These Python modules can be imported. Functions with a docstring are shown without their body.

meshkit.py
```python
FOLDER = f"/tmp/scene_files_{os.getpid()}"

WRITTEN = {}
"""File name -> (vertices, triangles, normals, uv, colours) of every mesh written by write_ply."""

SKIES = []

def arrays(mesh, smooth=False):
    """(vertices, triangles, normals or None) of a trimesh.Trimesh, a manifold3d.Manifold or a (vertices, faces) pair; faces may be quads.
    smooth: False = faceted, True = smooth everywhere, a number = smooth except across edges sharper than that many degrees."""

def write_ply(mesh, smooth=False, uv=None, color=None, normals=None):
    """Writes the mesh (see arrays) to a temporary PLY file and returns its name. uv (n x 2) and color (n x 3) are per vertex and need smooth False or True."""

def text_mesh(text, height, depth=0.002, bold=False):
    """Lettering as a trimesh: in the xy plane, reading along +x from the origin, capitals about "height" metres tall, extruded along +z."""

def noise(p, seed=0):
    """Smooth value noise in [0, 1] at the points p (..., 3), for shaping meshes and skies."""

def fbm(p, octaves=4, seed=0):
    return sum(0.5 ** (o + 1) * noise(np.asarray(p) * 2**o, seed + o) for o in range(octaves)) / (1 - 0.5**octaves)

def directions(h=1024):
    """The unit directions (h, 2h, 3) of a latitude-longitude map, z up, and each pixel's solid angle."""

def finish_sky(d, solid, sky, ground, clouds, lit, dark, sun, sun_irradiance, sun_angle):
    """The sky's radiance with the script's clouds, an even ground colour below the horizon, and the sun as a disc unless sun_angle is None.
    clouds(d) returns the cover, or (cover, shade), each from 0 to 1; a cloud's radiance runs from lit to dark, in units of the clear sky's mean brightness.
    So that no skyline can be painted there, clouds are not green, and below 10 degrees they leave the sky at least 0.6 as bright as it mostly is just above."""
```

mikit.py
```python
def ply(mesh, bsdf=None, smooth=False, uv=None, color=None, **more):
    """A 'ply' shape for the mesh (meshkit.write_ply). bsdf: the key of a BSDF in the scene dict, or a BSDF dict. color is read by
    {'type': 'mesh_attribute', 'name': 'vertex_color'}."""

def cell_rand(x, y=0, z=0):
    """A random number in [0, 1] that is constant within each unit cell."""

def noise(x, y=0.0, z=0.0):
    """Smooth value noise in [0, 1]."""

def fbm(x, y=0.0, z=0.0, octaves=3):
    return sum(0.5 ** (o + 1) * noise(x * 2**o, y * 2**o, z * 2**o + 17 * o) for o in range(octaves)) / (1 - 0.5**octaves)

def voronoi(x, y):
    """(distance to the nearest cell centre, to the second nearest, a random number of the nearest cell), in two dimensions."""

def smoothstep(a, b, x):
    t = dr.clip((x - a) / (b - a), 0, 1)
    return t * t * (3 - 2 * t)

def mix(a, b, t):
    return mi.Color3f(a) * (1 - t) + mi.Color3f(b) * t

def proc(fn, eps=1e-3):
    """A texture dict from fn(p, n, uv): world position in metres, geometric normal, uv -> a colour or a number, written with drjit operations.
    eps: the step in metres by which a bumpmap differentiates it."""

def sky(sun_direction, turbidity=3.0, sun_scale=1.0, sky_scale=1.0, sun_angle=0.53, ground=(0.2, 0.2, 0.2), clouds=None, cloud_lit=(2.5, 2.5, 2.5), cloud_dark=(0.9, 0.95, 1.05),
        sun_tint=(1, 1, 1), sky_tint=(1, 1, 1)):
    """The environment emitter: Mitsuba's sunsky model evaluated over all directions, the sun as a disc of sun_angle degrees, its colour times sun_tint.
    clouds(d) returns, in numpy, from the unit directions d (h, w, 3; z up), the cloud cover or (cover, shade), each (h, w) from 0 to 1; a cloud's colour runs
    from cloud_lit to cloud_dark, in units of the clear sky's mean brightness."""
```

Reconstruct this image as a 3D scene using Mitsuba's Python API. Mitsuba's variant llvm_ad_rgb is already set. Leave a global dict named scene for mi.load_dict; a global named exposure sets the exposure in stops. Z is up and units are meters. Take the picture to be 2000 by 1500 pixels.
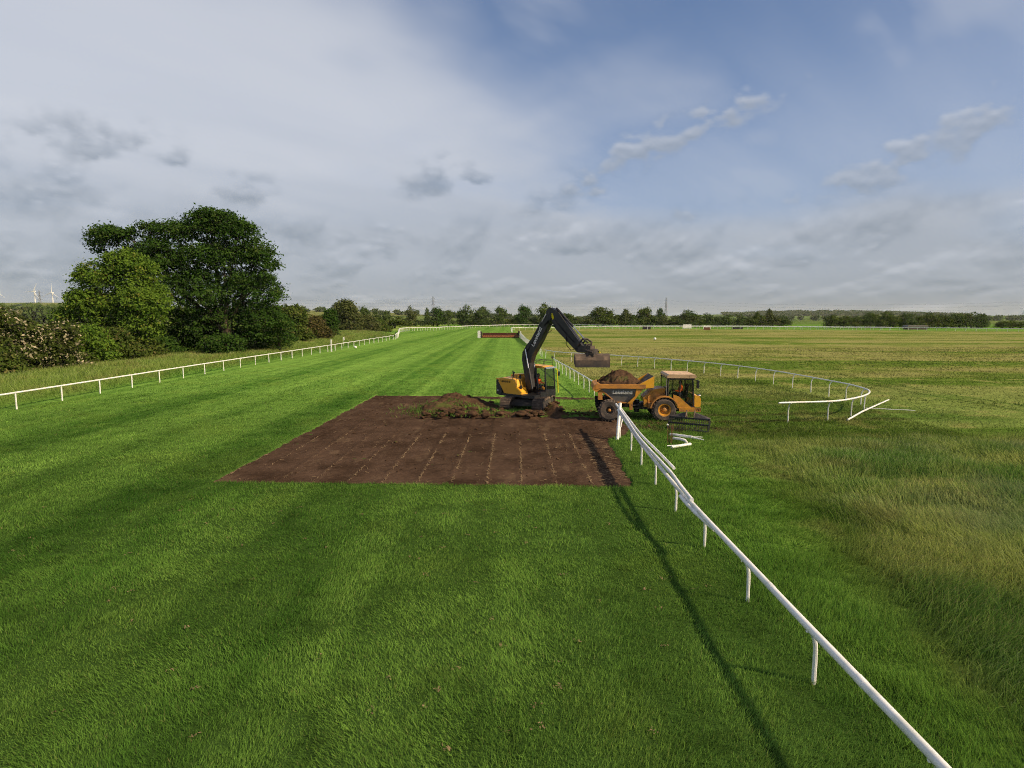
import math
import numpy as np
import trimesh
import shapely
from shapely.geometry import Polygon
import mitsuba as mi
import drjit as dr
import mikit
import meshkit
import manifold3d as m3
from mikit import proc, noise, fbm, smoothstep, mix, voronoi, cell_rand

T = mi.ScalarTransform4f
scene, labels = {}, {}

# ------------------------------------------------------------------ camera, sky, exposure
PITCH = math.radians(6.459)
scene['camera'] = {'type': 'perspective', 'fov': 81.23, 'fov_axis': 'x', 'near_clip': 0.1, 'far_clip': 20000.0,
                   'to_world': T().look_at(origin=[0, 0, 6.2], target=[0, math.cos(PITCH), 6.2 - math.sin(PITCH)], up=[0, 0, 1])}
exposure = 1.75


def sstep(a, b, x):
    t = np.clip((x - a) / (b - a), 0, 1)
    return t * t * (3 - 2 * t)


def clouds(d):
    az = np.degrees(np.arctan2(d[..., 0], d[..., 1]))
    el = np.degrees(np.arcsin(np.clip(d[..., 2], -1, 1)))
    dz = np.maximum(d[..., 2], 0.012)
    z0 = np.zeros_like(az)
    # high thin veil: thick to the west, streaky cirrus to the north and east
    hu, hv = d[..., 0] / (dz + 0.16), d[..., 1] / (dz + 0.16)
    w1 = meshkit.fbm(np.stack([hu * 1.1, hv * 1.1, z0 + 4], -1), 5, 3)
    w2 = meshkit.fbm(np.stack([hu * 0.9 + hv * 0.8 + 3, (hv * 0.9 - hu * 0.8) * 3.2, z0], -1), 5, 9)
    edge = -4.0 - 2.1 * (el - 17.5)
    veil = sstep(19, -16, az - edge + 52 * (w1 - 0.5) + 14 * (w2 - 0.5))
    veil = np.where(np.abs(az) > 60, np.maximum(veil * sstep(150, 80, np.abs(az)), 0.75 * sstep(0.45, 0.62, w1)), veil)
    veil = veil * (0.74 + 0.16 * w2)
    streak = 0.40 * sstep(0.42, 0.72, w2) * sstep(0.3, 0.62, w1 + 0.1)
    lowv = 0.86 * sstep(14.5, 6.5, el + 8 * (w1 - 0.5) + 1.5 * sstep(0, 25, az))
    cover = np.maximum(np.maximum(veil, streak), np.maximum(lowv, 0.05 + 0.24 * sstep(25, 10, el) + 0.25 * (w2 - 0.5)))
    shade = 0.06 + 0.54 * sstep(18, 2.5, el + 5 * (w2 - 0.5)) + 0.10 * sstep(-25, 35, az) + 0.10 * (0.5 - w1)
    # low cumulus and stratocumulus, bases getting lower towards the horizon
    le = 6.0 * np.log(np.maximum(el, 0) + 2.2)
    q = np.stack([az * 0.20 - le * 0.16, le * 0.44 + az * 0.012, np.sin(np.radians(az)) * 3 + 1.7], -1)
    f0 = meshkit.fbm(q, 6, 21)
    f1 = meshkit.fbm(q + [-0.05, 0.20, 0], 6, 21)
    dens = sstep(0.47, 0.57, f0 + 0.07 * sstep(9, 2, el)) * sstep(10.5, 6.0, el + 9 * (w1 - 0.5))
    relief = np.clip(0.40 + 3.2 * (f0 - f1), 0, 1)
    # single puffs drifting above the layer: azimuth, elevation, half width, half height, tilt, shade
    puffs = [(-34.4, 13.2, 3.2, 1.2, 5, .66), (-28.5, 12.3, 1.0, .7, 0, .66), (-23.4, 10.6, 1.8, .9, 10, .66), (-37.5, 9.3, 3.2, 1.4, 0, .62),
             (-7.4, 12.5, 2.4, 1.0, 22, .72), (-3.0, 12.6, 1.2, .45, 8, .7), (12.6, 14.7, 7.0, 1.25, 19, .66), (5.4, 11.3, 3.0, 1.0, 14, .62), (33.0, 12.4, 6.6, 1.5, 22, .62),
             (16.2, 9.1, 2.6, .8, 16, .74), (-13, 6.6, 5.5, 1.2, 4, .66), (1.0, 6.6, 3.6, 1.1, 6, .42), (6.3, 7.2, 2.4, .95, 10, .40), (39.5, 6.5, 3.4, 1.2, 20, .55),
             (21, 4.7, 4.2, 1.0, 12, .5), (29, 6.3, 4.6, 1.0, 14, .6), (-40, 4.2, 6, 1.6, 0, .62), (90, 14, 9, 3, 5, .5), (-95, 12, 8, 3, 0, .6), (-130, 16, 10, 3, 0, .5), (160, 13, 9, 3, 0, .5), (120, 18, 7, 2.5, 0, .6), (60, 10, 7, 2, 0, .6), (-62, 11, 7, 2, 0, .6)]
    wob = meshkit.fbm(np.stack([az * 0.62 - el * 0.2, el * 1.15 + az * 0.12, z0], -1), 6, 5)
    wob2 = meshkit.fbm(np.stack([az * 0.62 - (el + .4) * 0.2, (el + 0.4) * 1.15 + az * 0.12, z0], -1), 6, 5)
    for a0, e0, ra, re, tilt, sh in puffs:
        c, s = math.cos(math.radians(tilt)), math.sin(math.radians(tilt))
        da = (az - a0 + 180) % 360 - 180
        ra, re = ra * 1.4, re * 1.4
        x, y = (da * c + (el - e0) * s) / ra, (-da * s + (el - e0) * c) / re
        body = np.exp(-(x * x + y * y) * 0.9)
        k = sstep(0.14, 0.95, body * 0.85 + 1.9 * (wob - 0.5) * np.minimum(1, 2 * body) ** 0.7) * 0.72
        tone = np.clip(sh + 0.28 - 0.32 * sstep(-0.7, 0.9, y) + 1.1 * (wob2 - wob), 0, 1)
        shade = shade * (1 - k) + tone * k
        cover = np.maximum(cover, k * 0.93)
    k = dens * 0.85
    shade = shade * (1 - k) + (0.30 + 0.62 * (1 - relief)) * k
    cover = np.maximum(cover, k * 0.94)
    shade = shade + 0.22 * sstep(4.5, 0.3, el)
    return np.clip(cover, 0, 1), np.clip(shade, 0, 1)


SUN = (1.35, -0.62, 1.12)
scene['sky'] = mikit.sky(SUN, turbidity=3, sun_scale=1.3, sky_scale=1.12, sun_angle=1.6, clouds=clouds,
                         cloud_lit=(2.42, 2.50, 2.70), cloud_dark=(0.84, 0.98, 1.15), ground=(0.10, 0.14, 0.05), sun_tint=(1.0, 0.97, 0.91), sky_tint=(1.0, 0.87, 0.95))

# ------------------------------------------------------------------ helpers
V = lambda *a: np.array(a, float)
PLACE = {}


def num(key):
    if key not in PLACE:
        PLACE[key] = 0
        return key
    PLACE[key] += 1
    return f'{key}_{PLACE[key]:03d}'


def thing(name, label, cat, group=None, kind=None):
    key = num(name)
    if kind:
        labels[key] = {'kind': kind, 'label': label}
        if cat:
            labels[key]['category'] = cat
    else:
        labels[key] = {'label': label, 'category': cat}
    if group:
        labels[key]['group'] = group
    return key


def put(parent, name, mesh, bsdf, smooth=False, uv=None, label=None, kind=None, to_world=None):
    """one entry of the scene, a part when it has a parent"""
    key = num(f'{parent}__{name}' if parent else name)
    d = dict(mesh) if isinstance(mesh, dict) else mikit.ply(mesh, bsdf, smooth=smooth, uv=uv)
    if to_world is not None:
        d['to_world'] = to_world
    scene[key] = d
    if label or kind:
        labels[key] = {k: v for k, v in (('label', label), ('kind', kind)) if v}
    return key


def cat(*ms):
    return trimesh.util.concatenate([m for m in ms if m is not None])


def box(x0, x1, y0, y1, z0, z1):
    b = trimesh.creation.box((abs(x1 - x0), abs(y1 - y0), abs(z1 - z0)))
    b.apply_translation(((x0 + x1) / 2, (y0 + y1) / 2, (z0 + z1) / 2))
    return b


def tube(pts, r, n=8, cap=True):
    p = np.asarray(pts, float)
    r = np.broadcast_to(r, (len(p),)).astype(float)
    t = np.gradient(p, axis=0) if len(p) > 2 else np.repeat((p[1] - p[0])[None], 2, 0)
    t /= np.linalg.norm(t, axis=1, keepdims=True) + 1e-12
    ref = np.where(np.abs(t[:, 2:]) < 0.9, [[0, 0, 1.0]], [[1.0, 0, 0]])
    if np.any(np.abs(t[:, 2]) < 0.9) and np.any(np.abs(t[:, 2]) >= 0.9):
        ref = np.repeat([[0.37, 0.81, 0.45]], len(p), 0)
    a = np.cross(t, ref)
    a /= np.linalg.norm(a, axis=1, keepdims=True) + 1e-12
    b = np.cross(t, a)
    g = np.arange(n) * 2 * np.pi / n
    v = p[:, None] + r[:, None, None] * (np.cos(g)[None, :, None] * a[:, None] + np.sin(g)[None, :, None] * b[:, None])
    v = v.reshape(-1, 3)
    i, j = np.meshgrid(np.arange(len(p) - 1), np.arange(n), indexing='ij')
    q = np.stack([i * n + j, i * n + (j + 1) % n, (i + 1) * n + (j + 1) % n, (i + 1) * n + j], -1).reshape(-1, 4)
    f = np.vstack([q[:, [0, 1, 2]], q[:, [0, 2, 3]]])
    if cap:
        k = len(v)
        v = np.vstack([v, p[:1], p[-1:]])
        jj = np.arange(n)
        f = np.vstack([f, np.stack([(jj + 1) % n, jj, jj * 0 + k], 1), np.stack([(len(p) - 1) * n + jj, (len(p) - 1) * n + (jj + 1) % n, jj * 0 + k + 1], 1)])
    m = trimesh.Trimesh(v, f, process=False)
    return m


def prism(poly, w0, w1, hole=None):
    """profile (u, z) extruded along v from w0 to w1: u -> x, v -> y"""
    pg = Polygon(poly, [hole] if hole else None)
    m = trimesh.creation.extrude_polygon(pg, abs(w1 - w0), engine='earcut')
    v = m.vertices.copy()
    m = trimesh.Trimesh(np.stack([v[:, 0], max(w0, w1) - v[:, 2], v[:, 1]], 1), m.faces, process=False)
    return m


def hull(pts):
    return trimesh.convex.convex_hull(np.asarray(pts, float))


def ball(c, r, sub=2, sc=(1, 1, 1)):
    s = trimesh.creation.icosphere(subdivisions=sub, radius=1.0)
    s.vertices = s.vertices * np.array(sc) * r + np.array(c)
    return s


def cyl(p0, p1, r, n=20):
    return tube([p0, p1], r, n)


def rough_up(m, amp, freq, seed=0):
    v = np.array(m.vertices)
    nrm = np.array(m.vertex_normals)
    d = meshkit.fbm(v * freq + seed * 7.3, 4, seed) - 0.5
    m.vertices = v + nrm * (d * 2 * amp)[:, None]
    return m


def xf(m, M):
    m = m.copy()
    m.apply_transform(M)
    return m


def frame(o, ex, ey, ez):
    M = np.eye(4)
    M[:3, 0], M[:3, 1], M[:3, 2], M[:3, 3] = ex, ey, ez, o
    return M


# ------------------------------------------------------------------ the ground plan (metres; the course runs along +y)
OUTER = [(-11.4, 22.0), (4.5, 21.4), (4.72, 26), (4.9, 30.0), (6.0, 30.8), (6.6, 33), (6.5, 36.3), (6.4, 46.0), (-10.9, 47.4)]
ISLAND = [(6.9, 36.7), (2.5, 36.9), (-1.5, 38.3), (-5.4, 38.0), (-6.2, 40), (-5.6, 44.6), (0, 44.7), (6.9, 44.2)]


def ragged(poly, amp, seed):
    p = Polygon(poly).exterior.segmentize(0.22)
    c = np.array(p.coords)[:-1]
    q = np.column_stack([c * 1.7, np.zeros(len(c))])
    return Polygon(c + amp * 2 * (np.column_stack([meshkit.fbm(q, 3, seed), meshkit.fbm(q + 31, 3, seed)]) - 0.5)).buffer(0)


PATCH = ragged(OUTER, 0.14, 51).difference(ragged(ISLAND, 0.5, 52))


def in_patch(x, y, grow=0.0):
    return shapely.contains_xy(PATCH.buffer(grow), x, y)


def rail_x(y):
    return np.where(y < 40, 5.7, 6.8 - 0.0272 * y)


def ground_z(x, y):
    x, y = np.asarray(x, float), np.asarray(y, float)
    p = np.stack([x, y, np.zeros_like(x)], -1)
    near = sstep(420, 200, y)
    z = 0.05 * (meshkit.fbm(p * 0.11, 3, 1) - 0.5) * near * sstep(4, 14, np.abs(x - 2) - 6 * (x < 2))
    z = z + 0.22 * (meshkit.fbm(p * 0.16, 3, 4) - 0.5) * sstep(9, 16, x) * sstep(70, 30, y) * sstep(4, 8, y)
    bank = sstep(-34.4, -40, x) * sstep(20, 45, y) * near
    z = z + bank * (0.25 + 0.35 * meshkit.fbm(p * 0.07, 3, 8))
    z = z + 1.5 * np.exp(-((x + 48) / 9) ** 2 - ((y - 172) / 40) ** 2)
    # far hills
    z = z + 62 * np.exp(-((x + 1750) / 700) ** 2 - ((y - 2300) / 700) ** 2)
    z = z + 26 * np.exp(-((x + 560) / 420) ** 2 - ((y - 1700) / 420) ** 2)
    z = z + 34 * np.exp(-((x - 1750) / 800) ** 2 - ((y - 3600) / 700) ** 2)
    z = z + 16 * np.exp(-((x - 2000) / 420) ** 2 - ((y - 2100) / 500) ** 2)
    z = z - 4.0 * sstep(420, 900, y)
    return z


# ------------------------------------------------------------------ materials
def rgb(r, g, b):
    return {'type': 'rgb', 'value': [r, g, b]}


def col3(r, g, b):
    return mi.Color3f(r, g, b)


def turf_rgb(x, y):
    warp = 0.5 * noise(y * 0.035, 7.0) + 0.25 * noise(x * 0.3, y * 0.11)
    st = noise(x * 0.40 + warp + 3.6, 11.3)
    st = smoothstep(0.30, 0.70, st)
    st2 = noise(x * 1.35 + 0.3 * warp, 3.3 + y * 0.012)
    big = fbm(x * 0.16, y * 0.09, 2.0)
    blot = fbm(x * 1.1, y * 0.8, 5.0)
    yel = smoothstep(0.56, 0.78, fbm(x * 0.5, y * 0.35, 9.0))
    k = 0.06 + 0.40 * st + 0.36 * st2 + 0.24 * noise(x * 3.1 + 0.5 * warp, 8.0 + y * 0.02) + 0.30 * (big - 0.5) + 0.60 * (blot - 0.5)
    c = mix(col3(0.046, 0.128, 0.017), col3(0.172, 0.312, 0.056), dr.clip(k, 0, 1))
    c = mix(c, col3(0.17, 0.26, 0.044), 0.30 * yel)
    return c * (1.0 - 0.25 * smoothstep(0.62, 0.80, fbm(x * 1.9, y * 1.5, 12.0)))


def field_rgb(x, y):
    drift = fbm(x * 0.035, y * 0.16, 1.0, octaves=4)
    a = fbm(x * 0.15 + 5, y * 0.30, 3.0, octaves=4)
    b = fbm(x * 0.55, y * 0.75, 6.0)
    near = smoothstep(70.0, 34.0, y)
    c = mix(col3(0.150, 0.185, 0.040), col3(0.225, 0.228, 0.078), smoothstep(0.38, 0.62, 0.6 * drift + 0.4 * a))
    g = mix(col3(0.090, 0.180, 0.030), col3(0.165, 0.245, 0.052), smoothstep(0.35, 0.65, a))
    c = mix(c, g, near * 0.75)
    c = mix(c, col3(0.075, 0.140, 0.018), smoothstep(0.52, 0.68, 1 - drift) * 0.8)
    c = mix(c, col3(0.24, 0.22, 0.08), smoothstep(0.60, 0.78, b) * 0.5)
    rut = smoothstep(0.35, 0.1, dr.abs(dr.abs(x - 33.6 - 1.2 * noise(y * 0.1)) - 0.95)) * smoothstep(34.0, 40.0, y) * smoothstep(95.0, 60.0, y)
    c = mix(c, col3(0.060, 0.110, 0.020), rut * 0.6)
    worn = smoothstep(3.5, 0.5, dr.abs(y - 31.8 - 0.05 * x + 1.5 * (a - 0.5))) * smoothstep(7.0, 9.5, x) * smoothstep(34.0, 14.0, x)
    c = mix(c, col3(0.085, 0.085, 0.030), worn * 0.25 * smoothstep(0.35, 0.6, b))
    return c * (0.75 + 0.5 * b)


def rough_rgb(x, y):
    a = fbm(x * 0.20, y * 0.20, 2.0, octaves=4)
    b = fbm(x * 0.33 + 9, y * 0.33, 7.0)
    c = fbm(x * 0.45, y * 0.45 + 4, 5.0)
    r = mix(col3(0.115, 0.220, 0.042), col3(0.275, 0.340, 0.088), smoothstep(0.33, 0.64, a))
    r = mix(r, col3(0.170, 0.220, 0.105), smoothstep(0.52, 0.70, b) * 0.45)
    return mix(r, col3(0.24, 0.155, 0.070), smoothstep(0.60, 0.74, c) * 0.30)


def verge_rgb(x, y):
    a = fbm(x * 0.25, y * 0.12, 2.0, octaves=4)
    b = fbm(x * 0.6, y * 0.4, 7.0)
    edge = smoothstep(-33.5, -38.5, x)
    c = mix(col3(0.085, 0.200, 0.028), col3(0.200, 0.290, 0.058), dr.clip(edge * 0.8 + 0.6 * (a - 0.4), 0, 1))
    return mix(c, col3(0.28, 0.20, 0.10), smoothstep(0.52, 0.75, b) * 0.35 * edge)


def zones(x, y):
    rx = dr.select(y < 40.0, 5.75, 6.9 - 0.0272 * y)
    wob = 1.2 * (fbm(x * 0.5, y * 0.3, 4.0) - 0.5)
    m_field = smoothstep(0.0, 2.2, x - rx - 0.6 + wob) * smoothstep(330.0, 286.0, y + 0.32 * dr.maximum(x - 40.0, 0.0) + 4 * wob)
    m_rough = smoothstep(0.0, 1.6, x - 5.3 - 0.22 * y + 2 * wob) * smoothstep(30.5, 26.0, y - 0.12 * (x - 12.0) + 3 * wob)
    m_verge = dr.maximum(smoothstep(-33.6, -34.6, x + 0.5 * wob) * smoothstep(200.0, 165.0, y), smoothstep(-46.0, -50.0, x))
    return m_field, m_rough, m_verge


def land_rgb(x, y):
    f, r, v = zones(x, y)
    c = mix(turf_rgb(x, y), field_rgb(x, y), f)
    c = mix(c, rough_rgb(x, y), r)
    rx = dr.select(y < 40.0, 5.75, 6.9 - 0.0272 * y)
    lush = smoothstep(-0.6, 0.8, x - rx) * smoothstep(1.5, -1.5, x - rx - 0.8 - 0.14 * y) * smoothstep(60.0, 40.0, y)
    c = mix(c, mix(col3(0.090, 0.210, 0.028), col3(0.175, 0.320, 0.050), fbm(x * 1.1, y * 0.7, 5.0)), 0.8 * lush * (1 - r))
    wheel = dr.minimum(dr.abs(y - 34.4 - 0.10 * (x - 9.0)), dr.abs(y - 36.7 - 0.10 * (x - 9.0)))
    c = mix(c, col3(0.080, 0.082, 0.028), smoothstep(0.55, 0.15, wheel + 0.4 * (fbm(x * 0.8, y * 0.8, 4.0) - 0.5)) * smoothstep(6.0, 8.0, x) * smoothstep(34.0, 16.0, x) * 0.8)
    trod = dr.exp(-dr.square((x - 4.2) / 3.4) - dr.square((y - 37.0) / 3.2)) + dr.exp(-dr.square((x - 9.5) / 4.5) - dr.square((y - 32.3) / 1.3)) + 0.8 * dr.exp(-dr.square((x - 9.0) / 4.0) - dr.square((y - 37.2) / 0.5))
    c = mix(c, col3(0.085, 0.068, 0.034), dr.clip(trod, 0, 1) * 0.9 * smoothstep(0.36, 0.62, fbm(x * 1.4, y * 1.4, 3.0, octaves=4)))
    c = mix(c, verge_rgb(x, y), v)
    # farmland beyond the course
    d1, d2, which = voronoi(x * 0.0022 + 0.4, y * 0.0016)
    far = mix(col3(0.085, 0.150, 0.030), col3(0.150, 0.170, 0.050), which)
    far = mix(far, col3(0.022, 0.045, 0.014), smoothstep(0.07, 0.03, d2 - d1))
    return mix(c, far, smoothstep(420.0, 520.0, y))


def ground_fn(p, n, uv):
    x, y = p.x, p.y
    c = land_rgb(x, y)
    g = fbm(x * 6.0, y * 4.0, 1.0, octaves=3)
    f, r, v = zones(x, y)
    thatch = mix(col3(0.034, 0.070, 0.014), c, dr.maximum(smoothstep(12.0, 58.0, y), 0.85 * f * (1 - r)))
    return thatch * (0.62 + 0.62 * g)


def blade_fn(p, n, uv):
    c = land_rgb(p.x, p.y)
    c = c * (0.66 + 0.80 * uv.x)
    c = mix(c, col3(0.26, 0.22, 0.10), smoothstep(0.965, 0.985, uv.x) * 0.6)
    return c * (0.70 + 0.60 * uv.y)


def tall_fn(p, n, uv):
    c = land_rgb(p.x, p.y) * (0.72 + 0.66 * uv.x)
    head = smoothstep(0.55, 1.0, uv.y)
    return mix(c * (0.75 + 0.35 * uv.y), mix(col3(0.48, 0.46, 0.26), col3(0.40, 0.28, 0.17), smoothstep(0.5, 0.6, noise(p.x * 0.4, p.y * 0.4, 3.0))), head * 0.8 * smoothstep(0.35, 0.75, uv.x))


def diffuse(tex):
    return {'type': 'twosided', 'bsdf': {'type': 'diffuse', 'reflectance': tex}}


def principled(tex, rough=0.6, metal=0.0, **k):
    return {'type': 'twosided', 'bsdf': {'type': 'principled', 'base_color': tex, 'roughness': rough, 'metallic': metal, **k}}


def thin(tex, rough=0.55, trans=0.7):
    return {'type': 'principledthin', 'base_color': tex, 'roughness': rough, 'diff_trans': trans, 'eta': 1.4}


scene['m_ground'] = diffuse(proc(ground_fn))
scene['m_blade'] = thin(proc(blade_fn), 0.5, 0.75)
scene['m_tall'] = thin(proc(tall_fn), 0.5, 0.75)


def soil_fn(p, n, uv):
    a = fbm(p.x * 0.9, p.y * 0.9, 2.0, octaves=4)
    b = fbm(p.x * 7.0, p.y * 7.0, p.z * 7.0)
    s = noise(p.x * 0.78 + 0.2, 5.0)
    c = mix(col3(0.034, 0.0215, 0.0145), col3(0.082, 0.053, 0.037), dr.clip(0.22 + 1.2 * (a - 0.42) + 0.9 * (b - 0.42) + 0.25 * s, 0, 1))
    return mix(c, col3(0.15, 0.105, 0.066), smoothstep(0.62, 0.80, fbm(p.x * 2.2, p.y * 0.7, 8.0)) * 0.25)


scene['m_soil'] = diffuse(proc(soil_fn))


def heap_fn(p, n, uv):
    a = fbm(p.x * 1.2, p.y * 1.2, p.z * 2.0, octaves=3)
    b = fbm(p.x * 8, p.y * 8, p.z * 8)
    c = mix(col3(0.030, 0.019, 0.011), col3(0.110, 0.066, 0.042), dr.clip(0.9 * b + 0.7 * (a - 0.5), 0, 1))
    return mix(c, col3(0.060, 0.095, 0.018), smoothstep(0.60, 0.74, a) * smoothstep(0.3, 0.9, n.z) * 0.7)


scene['m_heap'] = diffuse(proc(heap_fn))
scene['m_straw'] = diffuse(proc(lambda p, n, uv: mix(col3(0.12, 0.085, 0.052), col3(0.25, 0.185, 0.11), cell_rand(p.x * 9, p.y * 9, 0))))


def white_fn(p, n, uv):
    g = fbm(p.x * 3.0, p.y * 3.0, p.z * 3.0, octaves=4)
    c = mix(col3(0.80, 0.80, 0.78), col3(0.66, 0.67, 0.62), smoothstep(0.45, 0.7, g))
    return mix(c, col3(0.30, 0.34, 0.20), smoothstep(0.62, 0.80, g) * smoothstep(0.9, 0.1, p.z) * 0.5)


scene['m_white'] = {'type': 'roughplastic', 'alpha': 0.22, 'diffuse_reflectance': proc(white_fn)}


def paint(base, worn, scale, amount, rust=(0.10, 0.05, 0.028)):
    def fn(p, n, uv):
        g = fbm(p.x * scale, p.y * scale, p.z * scale, octaves=4)
        h = fbm(p.x * scale * 5, p.y * scale * 5, p.z * scale * 3)
        c = mix(col3(*base), col3(*worn), smoothstep(0.38, 0.72, g) * amount)
        return mix(c, col3(*rust), smoothstep(0.58, 0.78, 0.5 * g + 0.5 * h) * amount)
    return fn


scene['m_yellow'] = {'type': 'roughplastic', 'alpha': 0.25, 'diffuse_reflectance': proc(paint((0.78, 0.40, 0.025), (0.60, 0.28, 0.03), 1.6, 0.45))}
scene['m_orange'] = {'type': 'roughplastic', 'alpha': 0.32, 'diffuse_reflectance': proc(paint((0.62, 0.285, 0.026), (0.34, 0.155, 0.045), 2.2, 0.9))}
scene['m_dull'] = principled(proc(paint((0.42, 0.185, 0.030), (0.25, 0.115, 0.032), 2.2, 0.9)), 0.6)
scene['m_black'] = {'type': 'roughplastic', 'alpha': 0.3, 'diffuse_reflectance': proc(paint((0.016, 0.016, 0.018), (0.030, 0.027, 0.025), 1.8, 0.7, (0.05, 0.04, 0.033)))}
scene['m_steel'] = principled(proc(paint((0.030, 0.027, 0.026), (0.075, 0.055, 0.042), 2.5, 0.9, (0.12, 0.085, 0.06))), 0.6)
scene['m_mud'] = principled(proc(paint((0.060, 0.044, 0.034), (0.140, 0.100, 0.070), 3.0, 1.0, (0.17, 0.125, 0.09))), 0.85)
scene['m_grey'] = principled(proc(paint((0.150, 0.143, 0.138), (0.17, 0.145, 0.12), 2.0, 0.8, (0.14, 0.10, 0.07))), 0.45)
scene['m_tyre'] = principled(proc(paint((0.040, 0.035, 0.032), (0.105, 0.080, 0.064), 3.0, 1.0, (0.14, 0.105, 0.08))), 0.9)
scene['m_tan'] = principled(proc(paint((0.42, 0.29, 0.17), (0.30, 0.20, 0.11), 2.0, .8)), 0.55)
scene['m_chrome'] = {'type': 'twosided', 'bsdf': {'type': 'roughconductor', 'material': 'Cr', 'alpha': 0.15}}
scene['m_glass'] = {'type': 'thindielectric', 'int_ior': 1.5}
scene['m_tint'] = {'type': 'blendbsdf', 'weight': 0.84, 'a': {'type': 'twosided', 'bsdf': {'type': 'principled', 'base_color': rgb(0.01, 0.02, 0.017), 'roughness': 0.08}}, 'b': {'type': 'thindielectric', 'int_ior': 1.5}}
scene['m_letter'] = diffuse(rgb(0.78, 0.77, 0.72))
scene['m_ink'] = diffuse(rgb(0.02, 0.02, 0.02))
scene['m_hivis'] = diffuse(rgb(0.85, 0.16, 0.03))
scene['m_skin'] = diffuse(rgb(0.40, 0.21, 0.14))
scene['m_cloth'] = diffuse(rgb(0.02, 0.025, 0.04))
scene['m_bright'] = diffuse(rgb(0.72, 0.60, 0.02))
scene['m_roofgrey'] = principled(rgb(0.16, 0.20, 0.24), 0.4)
scene['m_birch'] = diffuse(proc(lambda p, n, uv: mix(col3(0.035, 0.016, 0.012), col3(0.12, 0.05, 0.035), noise(p.x * 9, p.y * 9, p.z * 2))))
scene['m_board'] = diffuse(rgb(0.46, 0.17, 0.09))
scene['m_bark'] = diffuse(proc(lambda p, n, uv: mix(col3(0.030, 0.026, 0.020), col3(0.085, 0.070, 0.052), fbm(p.x * 3, p.y * 3, p.z * 0.8))))
scene['m_lattice'] = diffuse(rgb(0.17, 0.18, 0.19))
scene['m_rust'] = diffuse(proc(lambda p, n, uv: mix(col3(0.10, 0.05, 0.028), col3(0.20, 0.11, 0.06), noise(p.x * 9, p.y * 9, p.z * 9))))


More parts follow.
